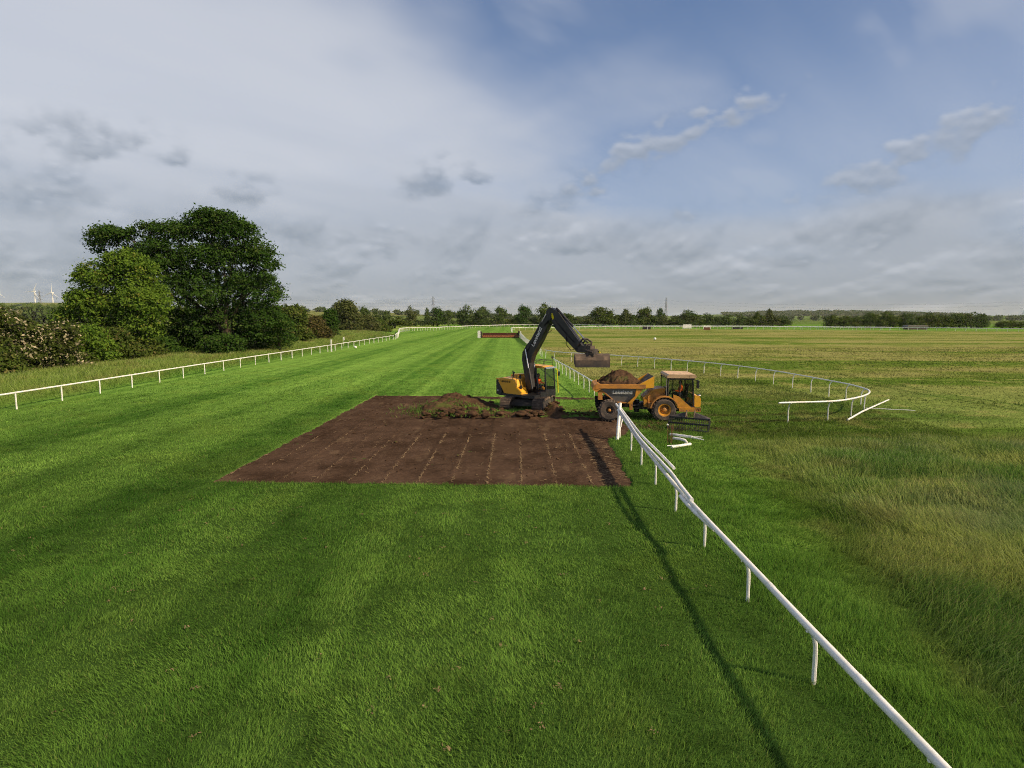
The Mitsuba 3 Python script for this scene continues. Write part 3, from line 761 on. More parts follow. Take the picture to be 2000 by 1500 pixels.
# ------------------------------------------------------------------ people
def figure(name, label, cat_, M, joints, bones, head, extra=None):
    """one continuous body from hulls of spheres; joints name -> (x, y, z, r)"""
    def sph(j):
        x, y, z, r = joints[j]
        return m3.Manifold.sphere(r, 14).translate((x, y, z))
    key = thing(name, label, cat_)

    def limb(bs):
        ms = [m3.Manifold.batch_hull([sph(a), sph(b)]) for a, b in bs]
        m = m3.Manifold.batch_boolean(ms, m3.OpType.Add).refine_to_length(0.05).to_mesh()
        t = trimesh.Trimesh(m.vert_properties[:, :3], m.tri_verts)
        trimesh.smoothing.filter_taubin(t, iterations=6)
        return t
    put(key, 'body', xf(limb(bones['body']), M), 'm_cloth', smooth=True)
    put(key, 'jacket', xf(limb(bones['jacket']), M), 'm_hivis', smooth=True)
    hd = ball(head, 0.105, 3, (1.0, 0.84, 1.22))
    v = np.array(hd.vertices) - head
    v[:, 0] += 0.022 * np.exp(-((v[:, 2] + 0.015) / 0.02) ** 2 - (v[:, 1] / 0.018) ** 2) * (v[:, 0] > 0)      # nose
    v[:, 0] -= 0.010 * np.exp(-((v[:, 2] - 0.015) / 0.016) ** 2 - ((np.abs(v[:, 1]) - 0.035) / 0.02) ** 2) * (v[:, 0] > 0)   # eye sockets
    v[:, 0] += 0.008 * np.exp(-((v[:, 2] + 0.06) / 0.012) ** 2 - (v[:, 1] / 0.03) ** 2) * (v[:, 0] > 0)      # lips
    v[:, 1] *= np.where(v[:, 2] < -0.03, 0.86, 1)
    hd.vertices = v + head
    hx, hy, hz = head
    parts = [hd, ball((hx - .01, hy + .09, hz), 0.03, 1, (.6, .4, 1)), ball((hx - .01, hy - .09, hz), 0.03, 1, (.6, .4, 1)), tube([(hx - .02, hy, hz - .2), (hx - .01, hy, hz - .05)], 0.055, 10)]
    put(key, 'head', xf(cat(*parts), M), 'm_skin', smooth=True)
    hair = ball((hx - 0.015, hy, hz + 0.025), 0.112, 2, (1.0, 0.9, 1.15))
    hv = np.array(hair.vertices)
    keep = (hv[hair.faces].mean(1)[:, 2] > hz + 0.03) | (hv[hair.faces].mean(1)[:, 0] < hx - 0.03)
    put(key, 'hair', xf(trimesh.Trimesh(hv, hair.faces[keep], process=False), M), 'm_ink', smooth=True)
    for side in (1, -1):
        hj = joints['hand_l' if side > 0 else 'hand_r']
        c = V(*hj[:3])
        hm = [m3.Manifold.batch_hull([m3.Manifold.sphere(0.022, 8).translate(tuple(c + V(0, d, 0))) for d in (-.03, .03)] + [m3.Manifold.sphere(0.02, 8).translate(tuple(c + V(.06, d, .005))) for d in (-.028, .028)])]
        for fi, (dy, ln) in enumerate(((-.033, .065), (-.011, .078), (.011, .072), (.033, .055))):
            a, b, e = c + V(.065, dy, .008), c + V(.065 + ln * .55, dy, -.005), c + V(.065 + ln * .45, dy, -.04)
            for q0, q1 in ((a, b), (b, e)):
                hm.append(m3.Manifold.batch_hull([m3.Manifold.sphere(0.0095, 8).translate(tuple(q0)), m3.Manifold.sphere(0.0085, 8).translate(tuple(q1))]))
        a, b, e = c + V(.0, -side * .035, 0), c + V(.035, -side * .06, -.01), c + V(.065, -side * .045, -.03)
        for q0, q1 in ((a, b), (b, e)):
            hm.append(m3.Manifold.batch_hull([m3.Manifold.sphere(0.011, 8).translate(tuple(q0)), m3.Manifold.sphere(0.0095, 8).translate(tuple(q1))]))
        mm = m3.Manifold.batch_boolean(hm, m3.OpType.Add).to_mesh()
        put(key, 'hand', xf(trimesh.Trimesh(mm.vert_properties[:, :3], mm.tri_verts), M), 'm_skin', smooth=True)
    return key


def seated(lean=0.0):
    """seated facing +x with the seat surface at z = 0; hands forward on the controls"""
    j = {'pelvis': (0, 0, .12, .14), 'waist': (0.02 + lean * .2, 0, .30, .135), 'chest': (0.04 + lean, 0, .48, .15), 'neck': (0.04 + lean, 0, .62, .07)}
    for n_, s in (('l', 1), ('r', -1)):
        j |= {f'hip_{n_}': (.04, s * .10, .10, .10), f'knee_{n_}': (.46, s * .14, .13, .07), f'ankle_{n_}': (.55, s * .14, -.30, .05), f'toe_{n_}': (.72, s * .15, -.34, .04),
              f'sh_{n_}': (.03 + lean, s * .19, .54, .075), f'elbow_{n_}': (.14 + lean, s * .26, .27, .055), f'wrist_{n_}': (.38 + lean, s * .18, .30, .038), f'hand_{n_}': (.42 + lean, s * .175, .31, .03)}
    body = [('pelvis', 'waist')] + [b for n_ in 'lr' for b in (('pelvis', f'hip_{n_}'), (f'hip_{n_}', f'knee_{n_}'), (f'knee_{n_}', f'ankle_{n_}'), (f'ankle_{n_}', f'toe_{n_}'))]
    jacket = [('waist', 'chest'), ('chest', 'neck')] + [b for n_ in 'lr' for b in (('chest', f'sh_{n_}'), (f'sh_{n_}', f'elbow_{n_}'), (f'elbow_{n_}', f'wrist_{n_}'))]
    return j, {'body': body, 'jacket': jacket}, V(.07 + lean * 1.15, 0, .80)


def lettering(text, h, o, ex, ey, depth=0.006, bold=True):
    ex, ey = V(*ex) / np.linalg.norm(ex), V(*ey) / np.linalg.norm(ey)
    m = meshkit.text_mesh(text, h, depth, bold)
    return xf(m, frame(V(*o), ex, ey, np.cross(ex, ey)))


# ------------------------------------------------------------------ excavator (local: x forward, y left, z up)
EX = thing('excavator', 'yellow and black tracked excavator with raised boom standing on the stripped patch', 'excavator')
C0 = V(1.12, 39.85, 0)
ca, sa = math.cos(math.radians(42)), math.sin(math.radians(42))
F_, L_ = V(ca, -sa, 0), V(sa, ca, 0)
EM = frame(C0, F_, L_, V(0, 0, 1))
E_ = lambda m: xf(m, EM)
yw = math.radians(17)
tf, tl = V(-math.sin(yw), -math.cos(yw), 0), V(math.cos(yw), -math.sin(yw), 0)
TM = frame(C0 + V(0, 0, 0.02), tf, tl, V(0, 0, 1))
T_ = lambda m: xf(m, TM)


def oval(L, r, n=10):
    a = np.linspace(-np.pi / 2, np.pi / 2, n)
    return [(L + r * math.cos(t), r + r * math.sin(t)) for t in a] + [(-L - r * math.cos(t), r - r * math.sin(t)) for t in a]


for s in (1, -1):
    yc = s * 1.08
    k = put(EX, 'track', T_(prism(oval(1.55, .42), yc - .31, yc + .31, hole=oval(1.55, .36)[::-1])), 'm_mud', label=None)
    ov = np.array(oval(1.55, .42, 12) + [oval(1.55, .42, 12)[0]])
    sl = np.r_[0, np.cumsum(np.linalg.norm(np.diff(ov, axis=0), axis=1))]
    shoes = []
    for t in np.linspace(0, sl[-1], 47)[:-1]:
        p0 = np.array([np.interp(t, sl, ov[:, c]) for c in (0, 1)])
        p1 = np.array([np.interp((t + .02) % sl[-1], sl, ov[:, c]) for c in (0, 1)])
        d = (p1 - p0) / (np.linalg.norm(p1 - p0) + 1e-9)
        nrm = np.array([d[1], -d[0]])
        b = trimesh.creation.box((0.17, 0.66, 0.03))
        g = cat(b, xf(trimesh.creation.box((0.02, 0.66, 0.04)), trimesh.transformations.translation_matrix((0.05, 0, 0.03))), xf(trimesh.creation.box((0.02, 0.66, 0.03)), trimesh.transformations.translation_matrix((-0.03, 0, 0.03))))
        shoes.append(xf(g, frame(V(p0[0] + nrm[0] * .015, yc, p0[1] + nrm[1] * .015), V(d[0], 0, d[1]), V(0, 1, 0) if nrm @ np.array([-d[1], d[0]]) > 0 else V(0, -1, 0), V(nrm[0], 0, nrm[1]))))
    put(k, 'shoes', T_(cat(*shoes)), 'm_mud', kind='stuff')
    put(k, 'track_frame', T_(prism(oval(1.35, .30), yc - .18, yc + .18)).apply_translation((0, 0, 0.12)), 'm_steel')
    for x in np.linspace(-1.1, 1.1, 7):
        put(k, 'roller', T_(cyl((x, yc - .22, .17), (x, yc + .22, .17), .10, 12)), 'm_steel', smooth=35)
    for x in (-1.55, 1.55):
        put(k, 'sprocket', T_(cyl((x, yc - .2, .42), (x, yc + .2, .42), .33, 18)), 'm_steel', smooth=35)
put(EX, 'undercarriage', T_(cat(box(-.9, .9, -.85, .85, .40, .72), box(-1.2, -.5, -1.0, 1.0, .35, .6), box(.5, 1.2, -1.0, 1.0, .35, .6))), 'm_steel')
put(EX, 'slew_ring', E_(cyl((0, 0, .7), (0, 0, .95), .62, 28)), 'm_steel', smooth=35)
put(EX, 'turntable_frame', E_(cat(prism([(-1.7, .92), (1.25, .92), (1.25, 1.08), (-1.7, 1.08)], -1.15, 1.3), box(1.0, 1.28, -.3, .3, .9, 1.25))), 'm_black')
cw = [(-2.0 + .28 * (1 - math.cos(t)), y) for t, y in zip(np.linspace(-1.1, 1.1, 9), np.linspace(-1.22, 1.22, 9))]
pg = Polygon(cw + [(-1.35, 1.22), (-1.35, -1.22)])
m = trimesh.creation.extrude_polygon(pg, 0.98, engine='earcut')
m.apply_translation((0, 0, .98))
put(EX, 'counterweight', E_(m), 'm_black', label='black counterweight')
put(EX, 'counterweight_stripe', E_(prism([(-1.92, 1.985), (-1.2, 1.985), (-1.2, 2.06), (-1.86, 2.06)], -1.20, 1.20)), 'm_yellow')
hood = [(-1.62, 1.86), (-1.62, 2.05), (-1.35, 2.12), (-.50, 2.08), (-.30, 2.0), (-.14, 1.55), (.04, 1.42), (.26, 1.25), (.27, 1.10), (-1.1, 1.10), (-1.30, 1.42)]
put(EX, 'engine_cover', E_(prism(hood, -1.24, -.42)), 'm_yellow', label='yellow engine side cover')
put(EX, 'engine_hood', E_(cat(prism([(-1.7, 1.1), (-1.7, 2.10), (-.55, 2.16), (-.4, 1.1)], -.44, .95), prism([(-1.5, 2.12), (-.9, 2.12), (-.9, 2.30), (-1.5, 2.26)], -.1, .8))), 'm_yellow')
put(EX, 'access_latch', E_(box(-.02, .07, -.92, -.76, 1.44, 1.66)), 'm_black')
put(EX, 'sill', E_(prism([(-1.7, 1.0), (.30, 1.0), (.30, 1.10), (-1.7, 1.12)], -1.20, -.4)), 'm_black')
put(EX, 'exhaust_pipe', E_(tube([(-1.15, -.25, 2.1), (-1.15, -.25, 2.42), (-1.22, -.25, 2.52)], .045, 10)), 'm_black', smooth=35)
put(EX, 'pre_cleaner', E_(cat(cyl((-.85, -.55, 2.1), (-.85, -.55, 2.38), .025, 8), ball((-.85, -.55, 2.43), .09, 2, (1, 1, .6)))), 'm_black', smooth=35)
put(EX, 'handrail', E_(cat(tube([(-.45, -1.15, 2.05), (-.45, -1.15, 2.35), (-.1, -1.15, 2.35), (-.05, -1.15, 1.6)], .016, 6))), 'm_black')
put(EX, 'mirror', E_(cat(tube([(.2, -1.0, 1.4), (.2, -1.05, 2.2)], .014, 6), box(.16, .20, -1.16, -.98, 2.15, 2.4))), 'm_black')
put(EX, 'lettering', E_(lettering('Lakeland', .15, (-1.42, -1.243, 1.84), (1, 0, 0), (0, 0, 1))), 'm_ink')
put(EX, 'lettering', E_(lettering('EC', .12, (-1.80, -1.20, 1.2), (.35, -.12, 0), (0, 0, 1))), 'm_letter')
# cab
cx0, cx1, cy0, cy1, cz0, cz1 = -.55, 1.17, .30, 1.32, 1.02, 2.80
post = lambda x0, x1, y, z0=cz0, z1=cz1, w=.05: tube([(x0, y, z0), (x1, y, z1)], w, 6)
put(EX, 'cab', E_(cat(prism([(cx0, cz0 - .08), (cx1 + .1, cz0 - .08), (cx1 + .1, cz0 + .02), (cx0, cz0 + .02)], cy0, cy1),
                      prism([(cx0, cz0), (cx0 + .45, cz0), (cx0 + .45, cz0 + .65), (cx0, cz0 + .8)], cy0, cy1),
                      prism([(cx1 - .1, cz0), (cx1 + .1, cz0), (cx1 + .1, cz0 + .34), (cx1 - .05, cz0 + .34)], cy0, cy1),
                      box(cx0, cx1, cy0, cy0 + .03, cz0, cz0 + .34), box(cx0, cx1, cy1 - .03, cy1, cz0, cz0 + .5))), 'm_black')
fr = EX + '__cab'
for y in (cy0 + .04, cy1 - .04):
    put(fr, 'pillar', E_(post(cx1 + .08, cx1 - .06, y)), 'm_black')
    put(fr, 'pillar', E_(post(cx0 + .05, cx0 + .05, y)), 'm_black')
    put(fr, 'pillar', E_(post(.38, .38, y, w=.04)), 'm_black')
put(EX, 'cab_roof', E_(prism([(cx0 - .02, 2.78), (cx1 - .02, 2.78), (cx1 + .0, 2.84), (cx1 - .25, 2.92), (cx0 + .1, 2.94), (cx0 - .02, 2.88)], cy0 - .02, cy1 + .02)), 'm_yellow', label='yellow cab roof')
put(EX, 'roof_visor', E_(prism([(.62, 2.93), (cx1 + .08, 2.84), (cx1 + .1, 2.76), (cx1 + .04, 2.76), (cx1 - .01, 2.82), (.62, 2.905)], cy0 + .0, cy1)), 'm_roofgrey', label='blue grey front visor of the cab roof')
put(EX, 'roof_guard', E_(cat(*[tube([(a, cy0 + .05, 3.02), (a, cy0 + .05, 3.28), (a, cy1 - .05, 3.28), (a, cy1 - .05, 2.9)], .018, 6) for a in (-.4, .3, 1.0)], *[tube([(-.4, y, z), (1.0, y, z)], .016, 6) for y in (cy0 + .05, cy1 - .05) for z in (3.12, 3.28)])), 'm_black')
put(fr, 'windscreen', E_(xf(trimesh.creation.box((.012, cy1 - cy0 - .12, 1.42)), trimesh.transformations.translation_matrix((cx1 + .015, (cy0 + cy1) / 2, 2.07)) @ trimesh.transformations.rotation_matrix(-.08, (0, 1, 0)))), 'm_tint', label='green tinted windscreen')
put(fr, 'side_window', E_(box(cx0 + .1, cx1 - .02, cy0 + .012, cy0 + .02, cz0 + .36, 2.76)), 'm_glass')
put(fr, 'door_window', E_(box(cx0 + .1, cx1 - .02, cy1 - .02, cy1 - .012, cz0 + .52, 2.76)), 'm_tint')
put(fr, 'rear_window', E_(box(cx0 + .02, cx0 + .03, cy0 + .08, cy1 - .08, 1.75, 2.74)), 'm_tint')
put(fr, 'seat', E_(cat(box(-.25, .25, .58, 1.05, 1.28, 1.42), prism([(-.30, 1.4), (-.18, 1.4), (-.28, 2.15), (-.40, 2.15)], .58, 1.05))), 'm_ink')
put(fr, 'console', E_(cat(box(.0, .45, .46, .56, 1.5, 1.58), box(.0, .45, 1.08, 1.18, 1.5, 1.58), tube([(.42, .51, 1.55), (.42, .53, 1.76)], .02, 6), tube([(.42, 1.13, 1.55), (.42, 1.11, 1.76)], .02, 6))), 'm_ink')
put(EX, 'grab_rail', E_(tube([(cx1 + .0, cy1 + .10, 2.72), (cx1 + .12, cy1 + .14, 2.6), (cx1 + .20, cy1 + .14, 1.1)], .028, 8)), 'm_bright', label='bright yellow grab rail beside the cab')
put(EX, 'wing_mirror', E_(cat(tube([(cx1, cy1, 2.4), (cx1 + .1, cy1 + .3, 2.4)], .014, 6), box(cx1 + .06, cx1 + .12, cy1 + .28, cy1 + .44, 2.2, 2.5))), 'm_black')
put(EX, 'beacon', E_(cat(tube([(1.0, cy1 - .05, 2.9), (1.0, cy1 - .05, 3.42)], .015, 6), ball((1.0, cy1 - .05, 3.45), .08, 2))), 'm_black')
# boom, stick and rams, in the vertical plane y = bw
bw = -.06


def plate_box(outline, w):
    return prism(outline, bw - w, bw + w)


boom = [(.34, 1.35), (.50, 1.55), (.38, 2.4), (.36, 3.15), (.52, 3.62), (1.22, 4.64), (2.07, 6.08), (2.10, 6.32), (1.96, 6.46), (1.72, 6.33), (.88, 5.17), (.02, 4.30), (-.33, 3.81), (-.36, 3.3), (-.16, 2.4), (.0, 1.55), (.12, 1.38)]
put(EX, 'boom', E_(plate_box(boom, .22)), 'm_black', label='long black bent boom')
stick = [(1.70, 6.18), (1.62, 6.50), (1.80, 6.72), (2.05, 6.74), (2.62, 6.46), (4.46, 4.44), (4.50, 4.16), (4.30, 3.98), (4.06, 4.04), (2.40, 5.42), (2.08, 5.92), (1.90, 6.05)]
put(EX, 'stick', E_(plate_box(stick, .17)), 'm_black', label='black stick sloping down to the bucket')
put(EX, 'warning_label', E_(prism([(1.98, 6.30), (2.14, 6.42), (2.30, 6.12), (2.20, 5.98)], bw - .182, bw - .17)), 'm_bright')
put(EX, 'lettering', E_(lettering('Lakeland', .24, (.50, 4.12 - 0.0, 0) if False else (.66, bw - .226, 4.20), (.50, 0, .866), (-.866, 0, .5))), 'm_letter')


def ram(name, p0, p1, y, r, frac):
    p0, p1 = V(p0[0], y, p0[1]), V(p1[0], y, p1[1])
    mid = p0 + (p1 - p0) * frac
    k = put(EX, name, E_(cyl(p0, mid, r, 14)), 'm_black', smooth=35)
    put(k, 'rod', E_(cyl(mid, p1, r * .55, 12)), 'm_chrome', smooth=35)


for y in (bw - .32, bw + .32):
    ram('boom_ram', (.62, 1.45), (.02, 4.05), y, .085, .52)
ram('stick_ram', (.25, 4.55), (1.72, 6.62), bw, .08, .62)
ram('bucket_ram', (2.35, 6.72), (4.55, 4.82), bw, .07, .60)
put(EX, 'bucket_linkage', E_(cat(*[tube([(4.15, y, 4.38), (4.55, y, 4.84)], .05, 8) for y in (bw - .2, bw + .2)], *[tube([(4.55, y, 4.84), (4.95, y, 4.62)], .055, 8) for y in (bw - .2, bw + .2)], cyl((4.55, bw - .24, 4.84), (4.55, bw + .24, 4.84), .05, 10))), 'm_steel', smooth=35)
put(EX, 'hose', E_(cat(*[tube([(1.55, bw - .2 - o, 5.6), (1.95, bw - .27 - o, 5.95), (2.1, bw - .27 - o, 5.7), (2.35, bw - .2, 5.55)], .024, 6) for o in (0, .06)],
                       tube([(1.6, bw - .2, 5.35), (1.9, bw - .24, 5.15), (2.15, bw - .2, 5.35)], .02, 6), tube([(3.3, bw - .19, 4.95), (3.34, bw - .26, 4.45), (3.7, bw - .26, 4.1), (4.1, bw - .2, 4.25)], .022, 6),
                       tube([(2.4, bw - .19, 5.95), (3.3, bw - .2, 5.1), (3.9, bw - .2, 4.6)], .02, 6), tube([(-.1, bw - .23, 3.2), (.1, bw - .25, 3.9), (.9, bw - .23, 4.95)], .02, 6))), 'm_ink')
# tiltrotator and ditching bucket
QC = V(4.98, bw, 4.22)
put(EX, 'quick_coupler', E_(cat(box(4.2, 4.72, bw - .2, bw + .2, 3.98, 4.30), box(4.35, 5.15, bw - .24, bw + .24, 4.15, 4.42), box(4.72, 4.86, bw - .26, bw + .26, 4.05, 4.55), tube([(5.05, bw - .1, 4.4), (5.12, bw - .1, 4.62), (5.02, bw + .1, 4.62), (5.0, bw + .1, 4.4)], .03, 6))), 'm_steel')
put(EX, 'tiltrotator', E_(cat(cyl((5.1, bw, 3.92), (5.1, bw, 4.22), .36, 20), box(4.78, 5.42, bw - .28, bw + .28, 3.82, 3.98), cyl((4.9, bw - .36, 4.15), (5.4, bw - .36, 4.05), .06, 10), cyl((4.9, bw + .36, 4.15), (5.4, bw + .36, 4.05), .06, 10))), 'm_steel', smooth=35)
put(EX, 'work_lamp', E_(ball((5.42, bw + .36, 4.02), .05, 1)), 'm_bright')
bc = C0 + F_ * 5.1 + L_ * bw
RM = frame(V(bc[0], bc[1], 0), V(1, -.02, 0), V(.02, 1, 0), V(0, 0, 1))
bp = [(-.50, 3.88), (-.10, 3.93), (.20, 3.86), (.42, 3.62), (.45, 3.30), (.38, 3.27), (.36, 3.55), (.15, 3.78), (-.12, 3.85), (-.34, 3.62), (-.36, 3.16), (-.40, 3.16), (-.40, 3.62)]
shell = trimesh.creation.extrude_polygon(Polygon([(-.46, 3.58), (-.30, 3.90), (.10, 3.95), (.42, 3.70), (.50, 3.35), (.46, 3.33), (.37, 3.66), (.08, 3.90), (-.27, 3.85), (-.40, 3.58), (-.40, 3.17), (-.46, 3.17)]), 2.06, engine='earcut')
vv = shell.vertices
shell = trimesh.Trimesh(np.stack([vv[:, 2] - 1.03, vv[:, 0], vv[:, 1]], 1), shell.faces, process=False)
k = put(EX, 'bucket', xf(shell, RM), 'm_mud', label='wide muddy grading bucket')
for x in (-1.05, 1.03):
    pr = trimesh.creation.extrude_polygon(Polygon([(-.46, 3.17), (-.46, 3.58), (-.30, 3.90), (.10, 3.95), (.42, 3.70), (.50, 3.35)]), .025, engine='earcut')
    vv = pr.vertices
    put(k, 'side_plate', xf(trimesh.Trimesh(np.stack([vv[:, 2] + x, vv[:, 0], vv[:, 1]], 1), pr.faces, process=False), RM), 'm_mud')
put(k, 'bolt_on_edge', xf(box(-1.02, 1.02, -.50, -.462, 3.14, 3.56), RM), 'm_steel')
j, b, h = seated(.10)
figure('person', 'person in an orange jacket sitting at the excavator controls', 'person', EM @ frame(V(.02, .80, 1.42), V(1, 0, 0), V(0, 1, 0), V(0, 0, 1)), j, b, h)

# ------------------------------------------------------------------ dump truck (local: x to the right along the machine, y away from the camera, z up)
DT = thing('dump_truck', 'muddy orange articulated dump truck loaded with soil, standing off the end of the near rail', 'dump truck')
dyaw = math.radians(-4)
DM = frame(V(5.80, 35.05, 0), V(math.cos(dyaw), math.sin(dyaw), 0), V(-math.sin(dyaw), math.cos(dyaw), 0), V(0, 0, 1))
D_ = lambda m: xf(m, DM)
WM = lambda x, y, z, s: DM @ frame(V(x, y, z), V(1, 0, 0), V(0, 0, -s), V(0, s, 0))
wheel(DT, WM(0, .27, .64, 1), .62, .46, .27, 'm_tyre', 'm_dull')
wheel(DT, WM(0, 2.2, .64, -1), .62, .46, .27, 'm_tyre', 'm_dull')
wheel(DT, WM(3.22, .30, .70, 1), .69, .56, .36, 'm_orange', 'm_dull')
wheel(DT, WM(3.22, 2.2, .70, -1), .69, .56, .36, 'm_orange', 'm_dull')
put(DT, 'rear_chassis', D_(cat(box(-.75, 1.75, .85, 1.05, .72, 1.0), box(-.75, 1.75, 1.45, 1.65, .72, 1.0), box(-.15, .15, .5, 2.0, .52, .76), box(-.75, -.55, .5, 2.0, .9, 1.25), prism([(-.65, .8), (-.3, .8), (-.3, 1.35), (-.65, 1.5)], .55, .8))), 'm_ink')
put(DT, 'articulation_joint', D_(cat(box(1.55, 2.25, .9, 1.6, .62, .98), cyl((1.75, 1.25, .4), (1.75, 1.25, 1.15), .16, 14), tube([(1.2, .7, .85), (2.3, .75, .9)], .05, 8))), 'm_black', smooth=30)
put(DT, 'lock_plate', D_(box(1.22, 1.42, .50, .60, .62, 1.12)), 'm_orange')
put(DT, 'front_chassis', D_(cat(box(2.0, 5.1, .8, 1.7, .62, 1.0), box(3.05, 3.4, .45, 2.05, .55, .85), box(3.6, 5.25, .25, 2.25, .62, .72))), 'm_black')
# skip: a tub with sloping ends
tub_o = [(-.62, 1.98), (1.75, 1.98), (2.05, 1.98), (1.30, 1.12), (.42, 1.10), (-.45, 1.72)]
n_side = hull([(-.55, .22, 1.94), (1.95, .22, 1.94), (1.24, .42, 1.14), (.45, .42, 1.12), (-.48, .26, 1.72)] + [(-.55, .18, 1.94), (1.95, .18, 1.94), (1.24, .38, 1.14), (.45, .38, 1.12), (-.48, .22, 1.72)])
f_side = n_side.copy()
f_side.vertices = f_side.vertices * [1, -1, 1] + [0, 2.5, 0]
f_side.invert()
floor = hull([(-.5, .25, 1.72), (.45, .42, 1.12), (-.5, 2.25, 1.72), (.45, 2.08, 1.12), (-.5, .25, 1.78), (.45, .42, 1.18), (-.5, 2.25, 1.78), (.45, 2.08, 1.18)])
floor2 = hull([(.44, .40, 1.10), (1.26, .40, 1.12), (.44, 2.10, 1.10), (1.26, 2.10, 1.12), (.44, .40, 1.16), (1.26, .40, 1.18), (.44, 2.1, 1.16), (1.26, 2.1, 1.18)])
head_w = hull([(1.20, .38, 1.12), (1.26, .38, 1.12), (1.20, 2.12, 1.12), (1.26, 2.12, 1.12), (1.93, .18, 1.95), (2.0, .18, 1.95), (1.93, 2.32, 1.95), (2.0, 2.32, 1.95)])
SK = put(DT, 'skip', D_(cat(n_side, f_side, floor, floor2, head_w)), 'm_grey', label='grey panelled skip')
put(SK, 'rim', D_(cat(box(-.80, 2.10, .08, .24, 1.95, 2.20), box(-.80, 2.10, 2.26, 2.42, 1.95, 2.20), box(-.86, -.66, .08, 2.42, 1.90, 2.16))), 'm_dull', label='worn orange top rim of the skip')
put(SK, 'spout', D_(prism([(-1.0, 1.86), (-.92, 2.14), (-.70, 2.24), (-.55, 2.2), (-.52, 1.92), (-.80, 1.72)], .10, 2.40)), 'm_dull')
put(SK, 'corner_rib', D_(prism([(1.55, 1.95), (1.98, 1.95), (1.30, 1.06), (1.05, 1.06), (1.50, 1.50)], .14, .40)), 'm_orange')
put(SK, 'corner_rib', D_(prism([(1.55, 1.95), (1.98, 1.95), (1.30, 1.06), (1.05, 1.06), (1.50, 1.50)], 2.10, 2.36)), 'm_orange')
put(SK, 'bottom_rib', D_(hull([(.28, .30, 1.06), (1.2, .32, 1.04), (1.2, .44, 1.10), (.28, .44, 1.12), (.28, .30, 1.13), (1.2, .32, 1.11)])), 'm_dull')
put(SK, 'side_rib', D_(hull([(-.62, .16, 1.86), (-.5, .16, 1.90), (.35, .33, 1.12), (.30, .33, 1.20), (-.62, .24, 1.86), (-.5, .24, 1.90), (.35, .42, 1.12), (.30, .42, 1.20)])), 'm_dull')
for y0, y1 in ((.10, .16), (2.34, 2.40)):
    put(SK, 'headboard_side', D_(prism([(1.70, 2.20), (2.58, 2.70), (2.58, 2.02), (2.08, 1.97), (2.08, 2.2)], y0, y1)), 'm_yellow', label='clean yellow corner of the raised headboard')
put(SK, 'headboard', D_(hull([(1.90, .14, 2.0), (1.97, .14, 1.96), (1.90, 2.36, 2.0), (1.97, 2.36, 1.96), (2.55, .14, 2.68), (2.58, .14, 2.62), (2.55, 2.36, 2.68), (2.58, 2.36, 2.62)])), 'm_mud')
put(SK, 'tipping_hinge', D_(box(-.68, -.42, .2, .5, 1.25, 1.80)), 'm_dull')
put(SK, 'lettering', D_(lettering('Lakeland', .20, (.16, .236, 1.62), (1, 0, 0), (0, -.247, 1), .02)), 'm_letter')
put(SK, 'tipping_ram', D_(cyl((.9, .8, .85), (1.35, .75, 1.5), .07, 12)), 'm_steel', smooth=35)
# bonnet, cab, mudguards
put(DT, 'bonnet', D_(cat(hull([(x, y, z) for y in (.62, 1.88) for x, z in ((2.08, 1.10), (2.05, 1.36), (2.62, 1.86), (3.10, 1.93), (3.32, 1.93), (3.32, 1.10))]))), 'm_orange', label='rust stained orange bonnet')
put(DT, 'bonnet_side', D_(prism([(2.30, 1.12), (2.30, 1.45), (2.75, 1.80), (3.0, 1.60), (3.2, 1.34), (2.7, 1.2)], .50, .62)), 'm_dull')
put(DT, 'step_box', D_(cat(box(2.28, 2.62, .18, .6, .78, 1.12))), 'm_dull')
put(DT, 'hitch_plate', D_(box(2.05, 2.22, .40, .55, .82, 1.25)), 'm_orange')
a = np.linspace(math.radians(172), math.radians(18), 14)
arc_o = [(3.22 + .86 * math.cos(t), .70 + .84 * math.sin(t)) for t in a]
arc_i = [(3.22 + .79 * math.cos(t), .70 + .77 * math.sin(t)) for t in a[::-1]]
for y0, y1 in ((-.02, .62), (1.88, 2.52)):
    put(DT, 'mudguard', D_(prism(arc_o + arc_i, y0, y1)), 'm_dull')
put(DT, 'cab_step', D_(cat(box(4.05, 5.32, .02, .12, .62, .86), prism([(3.86, .98), (4.02, .80), (4.75, .80), (4.75, .88), (4.05, 1.50), (3.7, 1.62), (3.72, 1.40)], .04, .14))), 'm_orange')
put(DT, 'cab_floor', D_(box(3.4, 5.0, .14, 2.36, .80, .92)), 'm_black')
CB = put(DT, 'cab', D_(cat(prism([(3.36, 1.34), (4.05, 1.34), (4.62, .86), (4.94, .86), (4.94, .95), (4.65, .95), (4.10, 1.42), (3.36, 1.42)], .14, .22), prism([(3.36, 1.34), (4.05, 1.34), (4.62, .86), (4.94, .86), (4.94, .95), (4.65, .95), (4.10, 1.42), (3.36, 1.42)], 2.28, 2.36), box(3.36, 3.42, .16, 2.34, 1.0, 1.75))), 'm_black')
for y in (.18, 2.32):
    for x0, x1, w in ((3.40, 3.40, .055), (4.92, 4.82, .05), (4.10, 4.10, .035)):
        put(CB, 'pillar', D_(tube([(x0, y, 1.36 if x0 < 4.5 else .9), (x1, y, 2.62)], w, 6)), 'm_black')
put(CB, 'roof', D_(prism([(3.34, 2.60), (4.98, 2.60), (5.02, 2.70), (4.95, 2.80), (3.42, 2.82), (3.32, 2.72)], .06, 2.44)), 'm_tan', label='faded orange cab roof')
put(CB, 'roof_trim', D_(box(3.40, 4.92, .12, 2.38, 2.50, 2.602)), 'm_black')
put(CB, 'side_window', D_(prism([(3.46, 1.45), (4.06, 1.45), (4.06, 2.52), (3.46, 2.52)], .165, .173)), 'm_tint')
